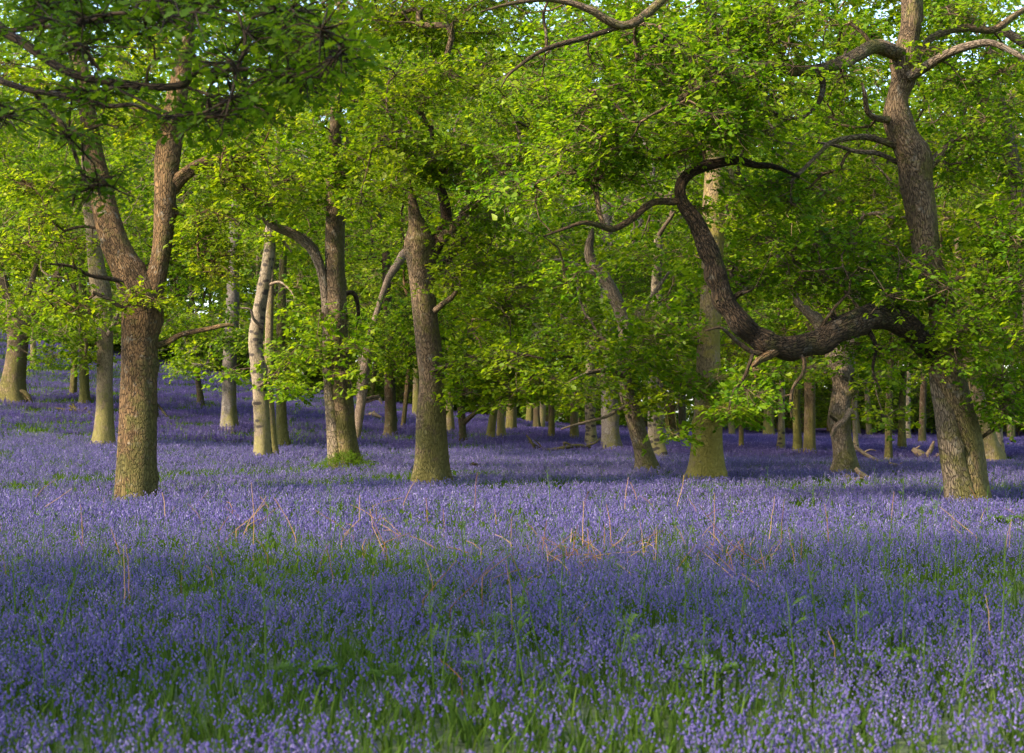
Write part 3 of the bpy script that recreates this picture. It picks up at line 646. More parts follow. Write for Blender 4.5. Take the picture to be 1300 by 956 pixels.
T([(834, 581, 28), (833, 560, 21), (832, 530, 19), (832, 500, 18), (832, 450, 17), (833, 380, 14), (836, 300, 11)], 'birch', 'grey barked birch right of the leaning dead topped oak', (10, 4.2, 4.4, 32, 9), name='birch_tree', pads=[(836, 420, 40, 50, -1, 30), (836, 320, 40, 40, -1, 20)])
T([(868, 562, 14), (867, 545, 11), (866, 520, 10), (866, 470, 9)], 'oak_dark', 'dark stem in the distance just left of the pale mossy footed oak', (8.5, 4.6, 5, 32, 8))
T([(941, 573, 7), (941, 550, 6), (941, 520, 6), (942, 470, 5)], 'oak', 'very thin pale brown stem right of the pale mossy footed oak', (8.5, 3.4, 4.2, 20, 8))
T([(976, 557, 17), (976, 545, 14), (976, 525, 13), (977, 480, 12)], 'mossy', 'short looking mossy oak in the distance under the curved bough', (9, 5, 5.2, 34, 8))
T([(991, 574, 12), (992, 550, 9), (992, 525, 8), (993, 480, 8), (994, 420, 6)], 'birch', 'white birch stem under the curved bough', (8.5, 3.6, 4.4, 24, 8), name='birch_tree')
T([(1012, 580, 13), (1012, 555, 11), (1011, 525, 10), (1012, 470, 9)], 'mossy', 'left one of two mossy oaks under the curved bough', (8, 4, 4.6, 28, 8))
T([(1028, 581, 17), (1028, 555, 15), (1028, 520, 14), (1028, 470, 14), (1029, 400, 12), (1032, 310, 9)], 'oak', 'right one of two mossy oaks under the curved bough', (9, 4.4, 4.6, 32, 9))
T([(1073, 600, 34), (1072, 580, 27), (1068, 555, 25), (1066, 535, 29), (1067, 515, 25), (1070, 490, 24), (1068, 468, 31), (1064, 452, 38), (1055, 438, 22), (1045, 422, 16), (1037, 408, 14), (1022, 393, 11), (1010, 378, 9), (1000, 340, 6)], 'oak_grey', 'gnarled burry oak with a wrapped dead limb framed under the curved bough', (8, 4.2, 3.8, 30, 9),
  limbs=[[(1076, 462, 20), (1082, 438, 18), (1084, 415, 15), (1087, 390, 11), (1092, 350, 7)], {'p': [(1080, 520, 8, -.5), (1072, 533, 7, -.6), (1062, 541, 6, -.6), (1056, 553, 5, -.5)], 'bark': 'deadwood'}, {'p': [(1062, 534, 4, -.3), (1054, 528, 3, -.4)], 'bark': 'oak_dark'}],
  knobs=1.6, rough=.1, k=22, pads=[(1110, 470, 50, 30, .5, 18), (1010, 480, 45, 26, .5, 18), (1110, 530, 30, 12, .4, 7)])
T([(1087, 577, 8), (1086, 555, 6), (1085, 530, 6), (1084, 480, 5)], 'birch', 'thin white birch stem peeping past the gnarled burry oak', (8.5, 3.6, 4.4, 24, 8), name='birch_tree')
T([(1128, 586, 11), (1128, 560, 9), (1128, 530, 9), (1129, 500, 8), (1132, 440, 7)], 'oak', 'slim brown oak standing between the gnarled burry oak and the leaning oak', (7.5, 3.8, 4.2, 26, 8))
T([(1145, 576, 13), (1145, 555, 11), (1145, 530, 9), (1147, 470, 8)], 'mossy', 'mossy stem behind the pale fallen log at the right', (8.5, 4.4, 4.8, 30, 8))
T([(1154, 562, 7), (1153, 545, 6), (1153, 520, 6), (1154, 460, 5)], 'birch', 'far white birch stem above the pale fallen log at the right', (9, 3.8, 4.6, 26, 8), name='birch_tree')
T([(1171, 566, 11), (1171, 540, 9), (1172, 500, 8), (1174, 440, 7)], 'oak_dark', 'dark stem close to the left edge of the massive leaning oak', (9, 4.4, 4.8, 30, 8))
T([(1262, 588, 27), (1256, 562, 22), (1247, 530, 20), (1240, 500, 19), (1232, 460, 18), (1226, 420, 17), (1221, 380, 15), (1218, 300, 12)], 'oak_pale', 'pale leaning oak just right of and behind the massive leaning oak', (9, 4.2, 4.2, 34, 9), pads=[(1260, 470, 40, 24, .5, 14), (1224, 335, 34, 55, -1, 26), (1235, 470, 24, 20, -1, 6)])
T([(1272, 586, 11), (1270, 565, 9), (1267, 540, 9), (1264, 500, 8), (1262, 430, 7)], 'birch', 'thin whitish birch leaning beside the pale oak at the right edge', (8, 3.4, 4.2, 22, 8), name='birch_tree')
T([(1330, 600, 30), (1322, 540, 22), (1312, 440, 20), (1300, 330, 19), (1290, 230, 18), (1277, 160, 14), (1262, 95, 9), (1245, 20, 6)], 'oak_grey', 'oak at the right edge whose crossing boughs hang behind the leaning oak', (10, 4.0, 3.6, 30, 9),
  limbs=[[(1312, 84, 9, .2), (1283, 88, 9, .2), (1258, 94, 9, .1), (1240, 104, 10), (1231, 120, 9), (1223, 142, 7), (1220, 166, 5)], [(1238, 108, 10), (1244, 126, 9, .2), (1254, 142, 8, .3), (1259, 158, 5, .3)], [(1320, 64, 15, .6), (1295, 52, 14, .6), (1272, 36, 12, .6), (1255, 18, 9, .6)], [(1285, 560, 5, -.5), (1283, 540, 6, -.3), (1300, 525, 6, -.1)]])

# the near oak whose trunk stands out of frame at the left
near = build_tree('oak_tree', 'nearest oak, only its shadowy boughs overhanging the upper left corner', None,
    limbs=[
     {'world': [(-6.3, 9.5, 3.5, .16), (-5.2, 9.4, 3.95, .10), (-4.0, 9.3, 3.95, .075)], 'p': [(-20, 32, 13, 9.2), (8, 43, 12, 9.2), (35, 58, 12, 9.15), (62, 78, 11, 9.1), (92, 94, 11, 9.0), (125, 102, 10.5, 8.95), (160, 108, 11, 8.9), (200, 111, 10.5, 8.9), (232, 108, 9, 8.9), (242, 98, 8.5, 8.9), (252, 90, 8, 8.85), (280, 89, 7, 8.8), (305, 88, 6, 8.8), (335, 88, 3.5, 8.7), (365, 96, 2, 8.7)]},
     {'world': [(-6.3, 9.5, 3.1, .12), (-5.0, 9.7, 3.45, .06), (-4.0, 9.8, 3.45, .045)], 'p': [(-20, 101, 8, 9.7), (5, 105, 8, 9.6), (40, 115, 7.5, 9.5), (80, 121, 7, 9.4), (110, 129, 6.5, 9.3), (140, 135, 6, 9.3), (170, 133, 5, 9.2), (195, 145, 4, 9.2), (225, 152, 3, 9.1)]},
     {'p': [(42, 116, 5.5, 9.5), (55, 132, 5.5, 9.5), (68, 146, 5.5, 9.45), (82, 160, 5.5, 9.4), (90, 180, 5.5, 9.4), (98, 205, 5, 9.4), (106, 230, 4.5, 9.4), (95, 248, 4, 9.4), (92, 262, 2.5, 9.4)]},
     {'p': [(85, 162, 4, 9.4), (104, 168, 4, 9.35), (130, 158, 3, 9.3), (150, 162, 2, 9.2)]},
     {'p': [(104, 170, 3, 9.35), (105, 195, 3, 9.4), (108, 225, 2.5, 9.45), (112, 245, 2, 9.45)]},
     {'p': [(-10, 22, 7, 9.3), (12, 38, 6.5, 9.3), (35, 36, 7, 9.2), (70, 33, 6.5, 9.1), (92, 38, 6, 9.1), (102, 58, 5.5, 9), (112, 74, 5, 9), (130, 90, 4, 9)]},
     {'p': [(80, 33, 6, 9.1), (112, 27, 6, 9), (140, 18, 5.5, 8.9), (168, 14, 5.5, 8.8), (180, -5, 5, 8.8), (190, -40, 4, 8.7)]},
     {'p': [(186, 110, 4, 8.9), (188, 88, 3.5, 8.85), (200, 75, 3, 8.8), (225, 70, 2, 8.7)]},
     {'p': [(240, 112, 5, 8.9), (270, 122, 4, 8.8), (300, 132, 4, 8.8), (330, 138, 3, 8.7), (350, 152, 2, 8.7)]}],
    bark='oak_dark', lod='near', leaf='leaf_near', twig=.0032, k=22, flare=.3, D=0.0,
    world=[(-6.4, 9.5, 0.0, .36), (-6.4, 9.5, 1.2, .31), (-6.35, 9.5, 2.4, .29), (-6.3, 9.5, 3.6, .27), (-6.2, 9.6, 5.0, .22), (-6.1, 9.7, 7.0, .16), (-6.0, 9.7, 9.5, .09)],
    pads=[(30, 8, 80, 20, 9.9, 14), (150, 30, 90, 26, 9.7, 18), (245, 40, 80, 40, 9.5, 19), (330, 58, 66, 44, 9.3, 19), (395, 95, 36, 42, 9.1, 16), (320, 112, 70, 26, 9.4, 16), (215, 148, 75, 10, 9.5, 9), (110, 125, 90, 22, 9.7, 9), (15, 140, 40, 26, 9.9, 7), (105, 230, 40, 22, 9.6, 8), (360, 15, 70, 30, 9.1, 20), (260, -4, 90, 20, 9.3, 16), (60, 72, 60, 16, 9.7, 7), (95, 180, 26, 20, 9.6, 4), (420, 60, 20, 30, 8.9, 6)],
    crown=[(8.0, 4.0, 1.7, 16, 8, -5.4, 8.6), (8.6, 3.6, 1.6, 16, 8, -9.0, 5.0)])  # second crown is an unseen addition that shades the foreground

# ------------------------------------------------------------------ woods beyond: whole oaks, copied
def copy_tree(o, parent=None):
    c = o.copy(); col.objects.link(c); c.parent = parent
    for ch in o.children: copy_tree(ch, c)
    return c
protos = []
specs = [('oak', 22, 5.6, .27), ('oak_brown', 20, 5.4, .23), ('oak_grey', 24, 6.0, .29), ('mossy', 21, 5.2, .24), ('oak_pale', 23, 5.2, .21)]
FAR_LABEL = 'distant oak deep in the wood, one slim trunk among many under the green canopy'
for i, (bk, H, cr, rad) in enumerate(specs):
    r = np.random.default_rng(50 + i)
    x0, y0 = 300 + 20 * i, 0
    z0 = float(terrain(x0, y0))
    pts = [(x0, y0, z0 + .1, rad)]
    x, y = x0, y0
    for k_ in range(1, 7):
        x += r.normal(0, .22); y += r.normal(0, .22)
        pts.append((x, y, z0 + H * .12 * k_, rad * (1 - .13 * k_)))
    protos.append(build_tree('oak_tree', FAR_LABEL, None, bark=bk, world=pts, k=12, lod='far', leaf='leaf_far', group='distant trees deep in the wood', crown=[(H * .58, cr, H * .42, 95, 9)], D=0, twig=.008))
spots = []
r = np.random.default_rng(11)
tries = 0
while len(spots) < 125 and tries < 9000:
    tries += 1
    y = r.uniform(62, 185); x = r.uniform(-.46, .46) * y
    if x < -.06 * y and y < 108: continue
    if x > .02 * y and y < 96: continue
    if any((x - a) ** 2 + ((y - b)) ** 2 < (6.5 if y > 100 else 7.0) ** 2 for a, b, _ in spots): continue
    spots.append((x, y, 1.0))
# just outside the frame, to each side: they shade the clearing and close it
for x, y in ((-19, 2), (-23, -8), (17, 22), (21, 35), (14, 6), (25, 44), (-5, -12), (5, -11), (29, 54)):
    spots.append((x, y, .9))
for i, (x, y, s) in enumerate(spots):
    o = protos[i % 5] if i < 5 else copy_tree(protos[i % 5])
    o.location = (x, y, float(terrain(x, y)) - .03)
    o.rotation_euler = (0, 0, r.uniform(0, 6.28))
    f = s * r.uniform(.82, 1.12); o.scale = (f, f, f * r.uniform(.92, 1.08))
    if s < 1: o['label'] = 'oak standing just outside the view, shading the clearing'; o['group'] = 'oaks just outside the view'

bush = []
for i in range(3):
    x0 = 420 + 15 * i; z0 = float(terrain(x0, 0))
    b_ = build_tree('hazel_bush', 'leafy green undergrowth bush deep in the wood between distant trunks', None, bark='twig', world=[(x0, 0, z0, .05), (x0 + .1, .1, z0 + .7, .04), (x0, .2, z0 + 1.6, .025)], k=8, lod='far', leaf='leaf_far',
                    group='undergrowth bushes deep in the wood', cat='bush', crown=[(1.9, 2.4, 1.7, 30, 8)], D=0, crown_from=-99, flare=0, spray_scale=.7)
    bush.append(b_)
r = np.random.default_rng(12); bs = []
while len(bs) < 95:
    y = r.uniform(88, 165); x = r.uniform(-.42, .42) * y
    if y < 104: continue
    bs.append((x, y))
for i, (x, y) in enumerate(bs):
    o = bush[i] if i < 3 else copy_tree(bush[i % 3])
    o.location = (x, y, float(terrain(x, y)) - .03); o.rotation_euler = (0, 0, r.uniform(0, 6.28)); f = r.uniform(.8, 1.5); o.scale = (f * 1.2, f * 1.2, f)

# the far edge of the wood, one mass of leaves
r = np.random.default_rng(21)
n = 19000
yy = r.uniform(165, 250, n); xx = r.uniform(-.5, .5, n) * yy
zz = terrain(xx, yy) + r.uniform(0, 1, n) ** 1.3 * 50
v, f, lv, tw = place_sprays(np.stack([xx, yy, zz], 1), 'vfar', r)
o = obj('far_woodland', mesh('far_woodland', v, f, M['leaf_far'], False, {'lv': ('FLOAT', 'FACE', lv)}))
tag(o, 'far edge of the wood reading as one green mass of leaves', 'woodland', kind='stuff')


# ------------------------------------------------------------------ bluebells and grass: uncountable ground cover
def bell(near):
    k = 4 if near else 3
    th = np.linspace(0, 2 * math.pi, k, endpoint=False) + .4
    rings = [(0.0, .0030), (.009, .0060), (.019, .0100)] if near else [(0.0, .004), (.022, .0115)]
    v = np.array([[math.cos(t) * r_, math.sin(t) * r_, -h] for h, r_ in rings for t in th])
    f = []
    for i in range(len(rings) - 1):
        for j in range(k):
            a, b_ = i * k + j, i * k + (j + 1) % k
            f.append([a, b_, b_ + k, a + k])
    return v, np.array(f)

def blade(r, h, w, lean, n=3):
    """strap leaf: n+1 pairs of points arching over"""
    a = r.uniform(0, 6.28); d = np.array([math.cos(a), math.sin(a), 0]); s = np.array([-d[1], d[0], 0])
    V = []
    for i in range(n + 1):
        t = i / n
        c = d * lean * t ** 1.7 + np.array([0, 0, h * (t - .28 * lean / max(h, .01) * t * t)])
        ww = w * (1 - t ** 2.2) + .0006
        V += [c - s * ww, c + s * ww]
    f = [[2 * i, 2 * i + 1, 2 * i + 3, 2 * i + 2] for i in range(n)]
    return np.array(V), np.array(f)

def tile(seed, size, nsp, nbl, lod, hs=1.0, bells=None):
    """a patch of bluebell plants and leaves"""
    r = np.random.default_rng(seed)
    V, Fc, mi, lv = [], [], [], []
    off = 0
    def add(v, f, m, val):
        nonlocal off
        V.append(v); Fc.append(f + off); mi.extend([m] * len(f)); lv.extend([val] * len(f)); off += len(v)
    bv, bf = bell(lod == 0)
    for _ in range(nsp):
        p = np.array([*r.uniform(-size / 2, size / 2, 2), 0])
        h = r.uniform(.20, .38) * hs
        a = r.uniform(0, 6.28); d = np.array([math.cos(a), math.sin(a), 0]); ln = r.uniform(.02, .07)
        val = np.clip(r.normal(.5, .2), 0, 1)
        if lod < 2:
            t = np.linspace(0, 1, 4)
            c = p + d * (ln * t ** 3)[:, None] + np.array([0, 0, 1]) * (h * (t - .12 * t ** 4))[:, None]
            s = np.array([-d[1], d[0], 0]) * .0022
            v = np.concatenate([c - s, c + s]); f = np.array([[i, i + 4, i + 5, i + 1] for i in range(3)])
            add(v, f, 1, .35)
            nb = r.integers(5, 10)
            for b_ in range(nb):
                tt = 1 - .42 * (b_ / nb)
                q_ = p + d * ln * tt ** 3 + np.array([0, 0, h * (tt - .12 * tt ** 4)])
                aa = a + r.normal(0, 1.2)
                out = np.array([math.cos(aa), math.sin(aa), 0])
                q_ = q_ + out * r.uniform(.008, .020)
                tilt = r.uniform(.1, .9)
                ax = norm(out * math.sin(tilt) - np.array([0, 0, 1]) * math.cos(tilt))
                s1 = norm(np.cross(ax, [0.3, .2, 1])); s2 = np.cross(ax, s1)
                sc = r.uniform(.50, .78) * (1.0 if lod == 0 else 1.3)
                w_ = bv * sc
                add(q_ + w_[:, :1] * s1 + w_[:, 1:2] * s2 - w_[:, 2:] * ax, bf, 0, np.clip(val + r.normal(0, .12), 0, 1))
        else:
            for b_ in range(3):
                z = h * (1 - .16 * b_) ; w = r.uniform(.016, .026)
                q_ = p + np.array([*r.normal(0, .012, 2), z])
                v = q_ + np.array([[-w, 0, 0], [0, -w, .01], [w, 0, 0], [0, w, .01], [0, 0, -.035]]) * r.uniform(.8, 1.3)
                add(v, np.array([[0, 1, 4, 4], [1, 2, 4, 4], [2, 3, 4, 4], [3, 0, 4, 4]])[:, :4], 0, np.clip(val + r.normal(0, .12), 0, 1))
            
    for _ in range(nbl):
        p = np.array([*r.uniform(-size / 2, size / 2, 2), 0])
        v, f = blade(r, r.uniform(.14, .30) * hs, r.uniform(.004, .008) * (1 if lod < 2 else 2.2), r.uniform(.03, .16), 3 if lod < 2 else 2)
        add(v + p, f, 1, np.clip(r.normal(.5, .25), 0, 1))
    F_ = np.vstack(Fc)
    V = np.vstack(V)
    return V, F_, np.array(mi), np.array(lv)

def tile_obj(name, *a, **kw):
    V, F_, mi, lv = tile(*a, **kw)
    bad = F_[:, 2] == F_[:, 3]
    if bad.any():      # make the far flowers' triangles proper quads by splitting off a tiny edge
        extra = V[F_[bad, 3]] + np.array([.001, .001, -.001]); F_[bad, 3] = len(V) + np.arange(bad.sum()); V = np.vstack([V, extra])
    me = mesh(name, V, F_, [M['bell'], M['blade']], False, {'lv': ('FLOAT', 'FACE', lv)}, mi)
    return bpy.data.objects.new(name, me)          # source of the instances; never linked to the scene itself

def scatter(name, label, cat, pts, rot, sc, pid, sources):
    me = bpy.data.meshes.new(name)
    me.vertices.add(len(pts)); me.vertices.foreach_set('co', np.ascontiguousarray(pts, np.float32).ravel())
    for nm, typ, data in (('rot', 'FLOAT', rot), ('sc', 'FLOAT', sc), ('pid', 'INT', pid)):
        a = me.attributes.new(nm, typ, 'POINT'); a.data.foreach_set('value', np.ascontiguousarray(data, np.int32 if typ == 'INT' else np.float32))
    me.update()
    o = obj(name, me)
    ng = bpy.data.node_groups.new(name, 'GeometryNodeTree')
    ng.interface.new_socket('Geometry', in_out='INPUT', socket_type='NodeSocketGeometry')
    ng.interface.new_socket('Geometry', in_out='OUTPUT', socket_type='NodeSocketGeometry')
    gi = ng.nodes.new('NodeGroupInput'); go = ng.nodes.new('NodeGroupOutput')
    jn = ng.nodes.new('GeometryNodeJoinGeometry'); ng.links.new(jn.outputs[0], go.inputs[0])
    def named(nm, typ):
        n = ng.nodes.new('GeometryNodeInputNamedAttribute'); n.data_type = typ; n.inputs[0].default_value = nm
        return [s for s in n.outputs if s.enabled][0]
    rt, s_, pd = named('rot', 'FLOAT'), named('sc', 'FLOAT'), named('pid', 'INT')
    cb = ng.nodes.new('ShaderNodeCombineXYZ'); ng.links.new(rt, cb.inputs[2])
    for i, so in enumerate(sources):
        cm = ng.nodes.new('FunctionNodeCompare'); cm.data_type = 'INT'; cm.operation = 'EQUAL'
        ia = [s for s in cm.inputs if s.type == 'INT']
        ng.links.new(pd, ia[0]); ia[1].default_value = i
        oi = ng.nodes.new('GeometryNodeObjectInfo'); oi.inputs[0].default_value = so
        ip = ng.nodes.new('GeometryNodeInstanceOnPoints')
        ng.links.new(gi.outputs[0], ip.inputs['Points']); ng.links.new(cm.outputs[0], ip.inputs['Selection'])
        ng.links.new(oi.outputs['Geometry'], ip.inputs['Instance']); ng.links.new(cb.outputs[0], ip.inputs['Rotation'])
        ng.links.new(s_, ip.inputs['Scale']); ng.links.new(ip.outputs[0], jn.inputs[0])
    md = o.modifiers.new('scatter', 'NODES'); md.node_group = ng
    tag(o, label, cat, kind='stuff')
    return o

def field(y0, y1, step, r, half=.36, margin=2.5):
    ys_ = np.arange(y0, y1, step)
    P = []
    for y in ys_:
        w_ = half * y + margin
        x = np.arange(-w_, w_, step)
        P.append(np.stack([x, np.full_like(x, y)], 1))
    P = np.vstack(P); P += r.uniform(-.5, .5, P.shape) * step
    return P

def patchy(P, sx, sy, seed):
    r = np.random.default_rng(seed); v = np.zeros(len(P))
    for i in range(7):
        k1, k2 = r.normal(0, 1 / sx), r.normal(0, 1 / sy)
        v += np.sin(P[:, 0] * k1 * 2 + P[:, 1] * k2 * 2 + r.uniform(0, 6.3))
    return v / 2.6

r = np.random.default_rng(31)
rich = [tile_obj('bluebell_patch', 300 + i, .55, 34, 34, 0, hs=.80) for i in range(6)]
lean = [tile_obj('bluebell_patch', 320 + i, .55, 12, 48, 0, hs=.80) for i in range(4)]
mid = [tile_obj('bluebell_patch', 340 + i, 1.0, 62, 80, 1, hs=.92) for i in range(5)]
midlean = [tile_obj('bluebell_patch', 350 + i, 1.0, 20, 190, 1) for i in range(3)]
far = [tile_obj('bluebell_patch', 360 + i, 2.0, 170, 300, 2) for i in range(5)]
farlean = [tile_obj('bluebell_patch', 370 + i, 2.0, 70, 380, 2) for i in range(3)]
srcs = rich + lean + mid + midlean + far + farlean
PT, ID = [], []
def lay(P, nr, o_r, nl, o_l, thr, sx, sy, seed):
    g_ = patchy(P, sx, sy, seed) > thr
    i_ = np.where(g_, o_l + r.integers(0, nl, len(P)), o_r + r.integers(0, nr, len(P)))
    PT.append(P); ID.append(i_)
lay(field(3.5, 20, .42, r), 6, 0, 4, 6, .55, 1.3, 1.9, 1)
lay(field(20, 52, .80, r), 5, 10, 3, 15, .65, 4, 4, 2)
lay(field(52, 190, 1.7, r, .42, 6), 5, 18, 3, 23, .6, 9, 6, 3)
P = np.vstack(PT); ID = np.concatenate(ID)
# an irregular greener strip, as in the wood: along the shaded middle at the right
P3 = np.column_stack([P, terrain(P[:, 0], P[:, 1]) - .005])
scatter('bluebells', 'carpet of violet blue bluebells covering the whole woodland floor', 'bluebells', P3, r.uniform(0, 6.28, len(P)), r.uniform(.82, 1.15, len(P)), ID, srcs)

# ------------------------------------------------------------------ dead bracken stalks
def stalk(pts, base_py, label=None, group=None, rr=.005, depth=0.0, mat='dry', name='dead_bracken_stalk', cat='bracken stalk'):
    d = hit(pts[0][0], base_py, .12) + depth
    P_ = np.array([ray(px, py, d + .10 * i) for i, (px, py) in enumerate(pts)])
    z0 = float(terrain(P_[0, 0], P_[0, 1]))
    P_ = np.vstack([[P_[0, 0], P_[0, 1], z0 - .02], P_]) if P_[0, 2] - z0 > .02 else P_
    n = len(P_)
    # straight runs with sharp kinks: several points on each run, a small sag
    C = [P_[0]]
    for a, b_ in zip(P_[:-1], P_[1:]):
        for t in (.25, .5, .75, 1): C.append(a + (b_ - a) * t + np.array([r.normal(0, .002), r.normal(0, .002), r.normal(0, .002) if t < 1 else 0]))
    C = np.array(C); w = rr * np.linspace(1.1, .45, len(C)) * (d / 16) ** .5
    v, f, b_ = tubes(C[None], w[None], 5)
    o0 = np.array([C[0, 0], C[0, 1], z0])
    me = mesh(name, v - o0, f, M[mat], True, {'lv': ('FLOAT', 'FACE', np.full(len(f), r.uniform(0, 1)))})
    return tag(obj(name, me, None, o0), label, cat, group)
GRP = 'dry bracken stalks among the bluebells'
ANY = 'thin dry tan bracken stalk poking up through the bluebells'
hand = [
 ([(537, 762), (580, 711), (606, 740)], 775, 'long dry stalk bent into a sharp peak, left of the crossed pair in the foreground'),
 ([(572, 772), (606, 736), (640, 698)], 785, 'longest straight leaning stalk of the foreground pair below centre'),
 ([(612, 732), (648, 703), (668, 745), (675, 778)], 780, 'dry stalk folded over and hanging down at its right end, below centre'),
 ([(650, 790), (648, 745), (642, 712)], 800, 'upright reddish stalk beside the folded stalk below centre'),
 ([(491, 698), (479, 672), (468, 646)], 706, 'pair topped reddish stalk leaning left at the centre left'),
 ([(486, 697), (473, 668), (470, 646)], 705, None), ([(434, 681), (456, 660), (457, 628)], 690, None), ([(449, 681), (425, 663), (400, 648)], 690, None),
 ([(376, 684), (366, 660), (348, 632)], 695, 'reddish stalk arching to the left, third from the forked oak'), ([(322, 690), (322, 650), (319, 612)], 700, None), ([(300, 672), (322, 655), (338, 630)], 690, None),
 ([(310, 676), (320, 655), (336, 640)], 690, None),
 ([(692, 708), (712, 690), (731, 674)], 716, None), ([(761, 717), (747, 696), (733, 676)], 722, 'stalk crossing the flattened heap at the centre right'), ([(700, 713), (735, 697), (767, 680)], 720, None),
 ([(732, 709), (780, 702), (824, 700)], 716, 'stalk lying level across the flattened heap at the centre right'), ([(775, 695), (790, 684), (801, 670)], 705, None), ([(797, 693), (815, 686), (845, 672)], 705, None), ([(705, 706), (740, 703), (775, 708)], 718, None), ([(716, 715), (728, 700), (728, 678)], 720, None),
 ([(966, 716), (930, 692), (905, 665), (887, 640)], 725, 'longest slanting stalk at the right of the foreground'), ([(906, 690), (907, 655), (907, 626)], 700, None),
 ([(976, 690), (980, 655), (984, 630)], 695, 'left one of two upright pale stalks at the right'), ([(991, 696), (993, 660), (996, 633)], 700, 'right one of two upright pale stalks at the right'), ([(1009, 712), (1004, 690), (1001, 670)], 718, None),
 ([(1017, 713), (1018, 690), (1018, 672)], 718, None), ([(1130, 680), (1132, 655), (1135, 624)], 688, 'reddish upright stalk left of the foot of the massive leaning oak'), ([(1240, 681), (1215, 662), (1193, 643)], 690, 'pale slanting stalk below the foot of the massive leaning oak'),
 ([(1228, 684), (1208, 668)], 690, None), ([(930, 732), (910, 715), (892, 700)], 740, None), ([(966, 747), (950, 735), (942, 728)], 752, None), ([(940, 735), (918, 712), (893, 690)], 740, None), ([(860, 722), (872, 705), (884, 690)], 728, None),
 ([(740, 690), (740, 665), (741, 636)], 695, None), ([(776, 690), (774, 660), (770, 640)], 695, None), ([(158, 772), (158, 730), (157, 692)], 780, 'tall upright stalk in the left foreground'), ([(164, 752), (163, 715), (160, 690)], 760, None), ([(152, 704), (147, 688), (141, 671)], 710, None),
 ([(271, 738), (268, 724), (261, 718)], 745, None), ([(283, 712), (280, 700), (274, 690)], 718, None), ([(586, 862), (574, 850), (558, 836)], 868, 'short yellowish stalk at the very front, left of centre'), ([(729, 792), (737, 780), (747, 764)], 800, None), ([(1256, 800), (1255, 775), (1250, 755)], 808, None),
 ([(105, 690), (104, 660), (102, 640)], 698, None), ([(55, 645), (75, 632), (92, 620)], 652, None), ([(1060, 830), (1058, 815), (1050, 800)], 840, None), ([(603, 640), (604, 615), (606, 600)], 648, None), ([(793, 645), (795, 622), (798, 606)], 652, None), ([(810, 640), (806, 625), (800, 612)], 648, None), ([(512, 640), (520, 622), (530, 605)], 648, None),
 ([(860, 640), (866, 620), (868, 603)], 648, None), ([(210, 660), (209, 640), (206, 625)], 668, None), ([(1052, 690), (1050, 660), (1047, 640)], 698, None)]
for pts, by, lb in hand:
    stalk(pts, by, lb or ANY, GRP if not lb else 'dry bracken stalks among the bluebells')
for cx_, cy_, sx_, sy_, n_ in ((745, 702, 50, 12, 34), (925, 704, 34, 18, 22), (470, 672, 38, 16, 14), (640, 735, 40, 22, 10), (330, 655, 30, 14, 9)):
    for i in range(n_):
        px, py = r.normal(cx_, sx_), r.normal(cy_, sy_); a_ = r.uniform(-1.2, 1.2); l_ = r.uniform(18, 48)
        e_ = (px + math.sin(a_) * l_, py - abs(math.cos(a_)) * l_ * r.uniform(.2, .9))
        stalk([(px, py), ((px + e_[0]) / 2, (py + e_[1]) / 2 - r.uniform(0, 4)), e_], py + 8, ANY, GRP, rr=.0045)
for i in range(30):
    px, py = r.uniform(0, 1300), r.uniform(625, 740) if i < 36 else r.uniform(740, 880)
    h = r.uniform(14, 36) * (py - 520) / 150; dx = r.normal(0, 14)
    stalk([(px, py), (px + dx * .4, py - h * .55), (px + dx, py - h)], py + 6, ANY, GRP, rr=.0038)

# ------------------------------------------------------------------ green bracken shoots and ferns
def frond(r, L, base, direc, droop, pinn=9):
    """one bracken frond: a curving rib with paired tapering pinnae; returns quads"""
    V, Fc = [], []
    s = np.array([-direc[1], direc[0], 0])
    def c(t): return base + direc * L * t * (1 - .15 * t) + np.array([0, 0, L * (.55 * t - droop * t * t)])
    def quad(a, b_, w0, w1, sd):
        i = len(V); V.extend([a - sd * w0, a + sd * w0, b_ + sd * w1, b_ - sd * w1]); Fc.append([i, i + 1, i + 2, i + 3])
    ts = np.linspace(0, 1, 6)
    for a, b_ in zip(ts[:-1], ts[1:]): quad(c(a), c(b_), .003, .002, s)
    for i in range(pinn):
        t = .22 + .76 * i / pinn; p = c(t); l = L * .42 * (1 - t) ** .8 + .02
        for sg in (-1, 1):
            d_ = norm(s * sg + direc * .45 + np.array([0, 0, -.12 + r.normal(0, .08)]))
            q0 = p
            for k_ in range(3):      # toothed in three steps
                e = p + d_ * l * (k_ + 1) / 3
                w0 = L * .028 * (1 - k_ / 3.4) + .002
                quad(q0, e, w0, w0 * .45, norm(np.cross(d_, [0, 0, 1]))); q0 = e
    return np.array(V), np.array(Fc)

def shoot_mesh(seed, h, nf, L, spread):
    r_ = np.random.default_rng(seed)
    t = np.linspace(0, 1, 7)
    bend = r_.normal(0, .05, 2)
    C = np.stack([bend[0] * t ** 2, bend[1] * t ** 2, h * t], 1)
    v, f, _ = tubes(C[None], np.linspace(.006, .0028, 7)[None], 5)
    V, Fc = [v], [f]; off = len(v)
    for i in range(nf):
        a = r_.uniform(0, 6.28); d_ = np.array([math.cos(a), math.sin(a), 0])
        bt = r_.uniform(.55, 1.0); base = C[int(bt * 6)]
        fv, ff = frond(r_, L * r_.uniform(.6, 1.1), base, norm(d_ + np.array([0, 0, spread])), r_.uniform(.3, .9), 7)
        V.append(fv); Fc.append(ff + off); off += len(fv)
    V, Fc = np.vstack(V), np.vstack(Fc)
    lv = np.clip(r_.normal(.5, .25, len(Fc)), 0, 1)
    return mesh('bracken_shoot', V, Fc, M['fern'], False, {'lv': ('FLOAT', 'FACE', lv)})
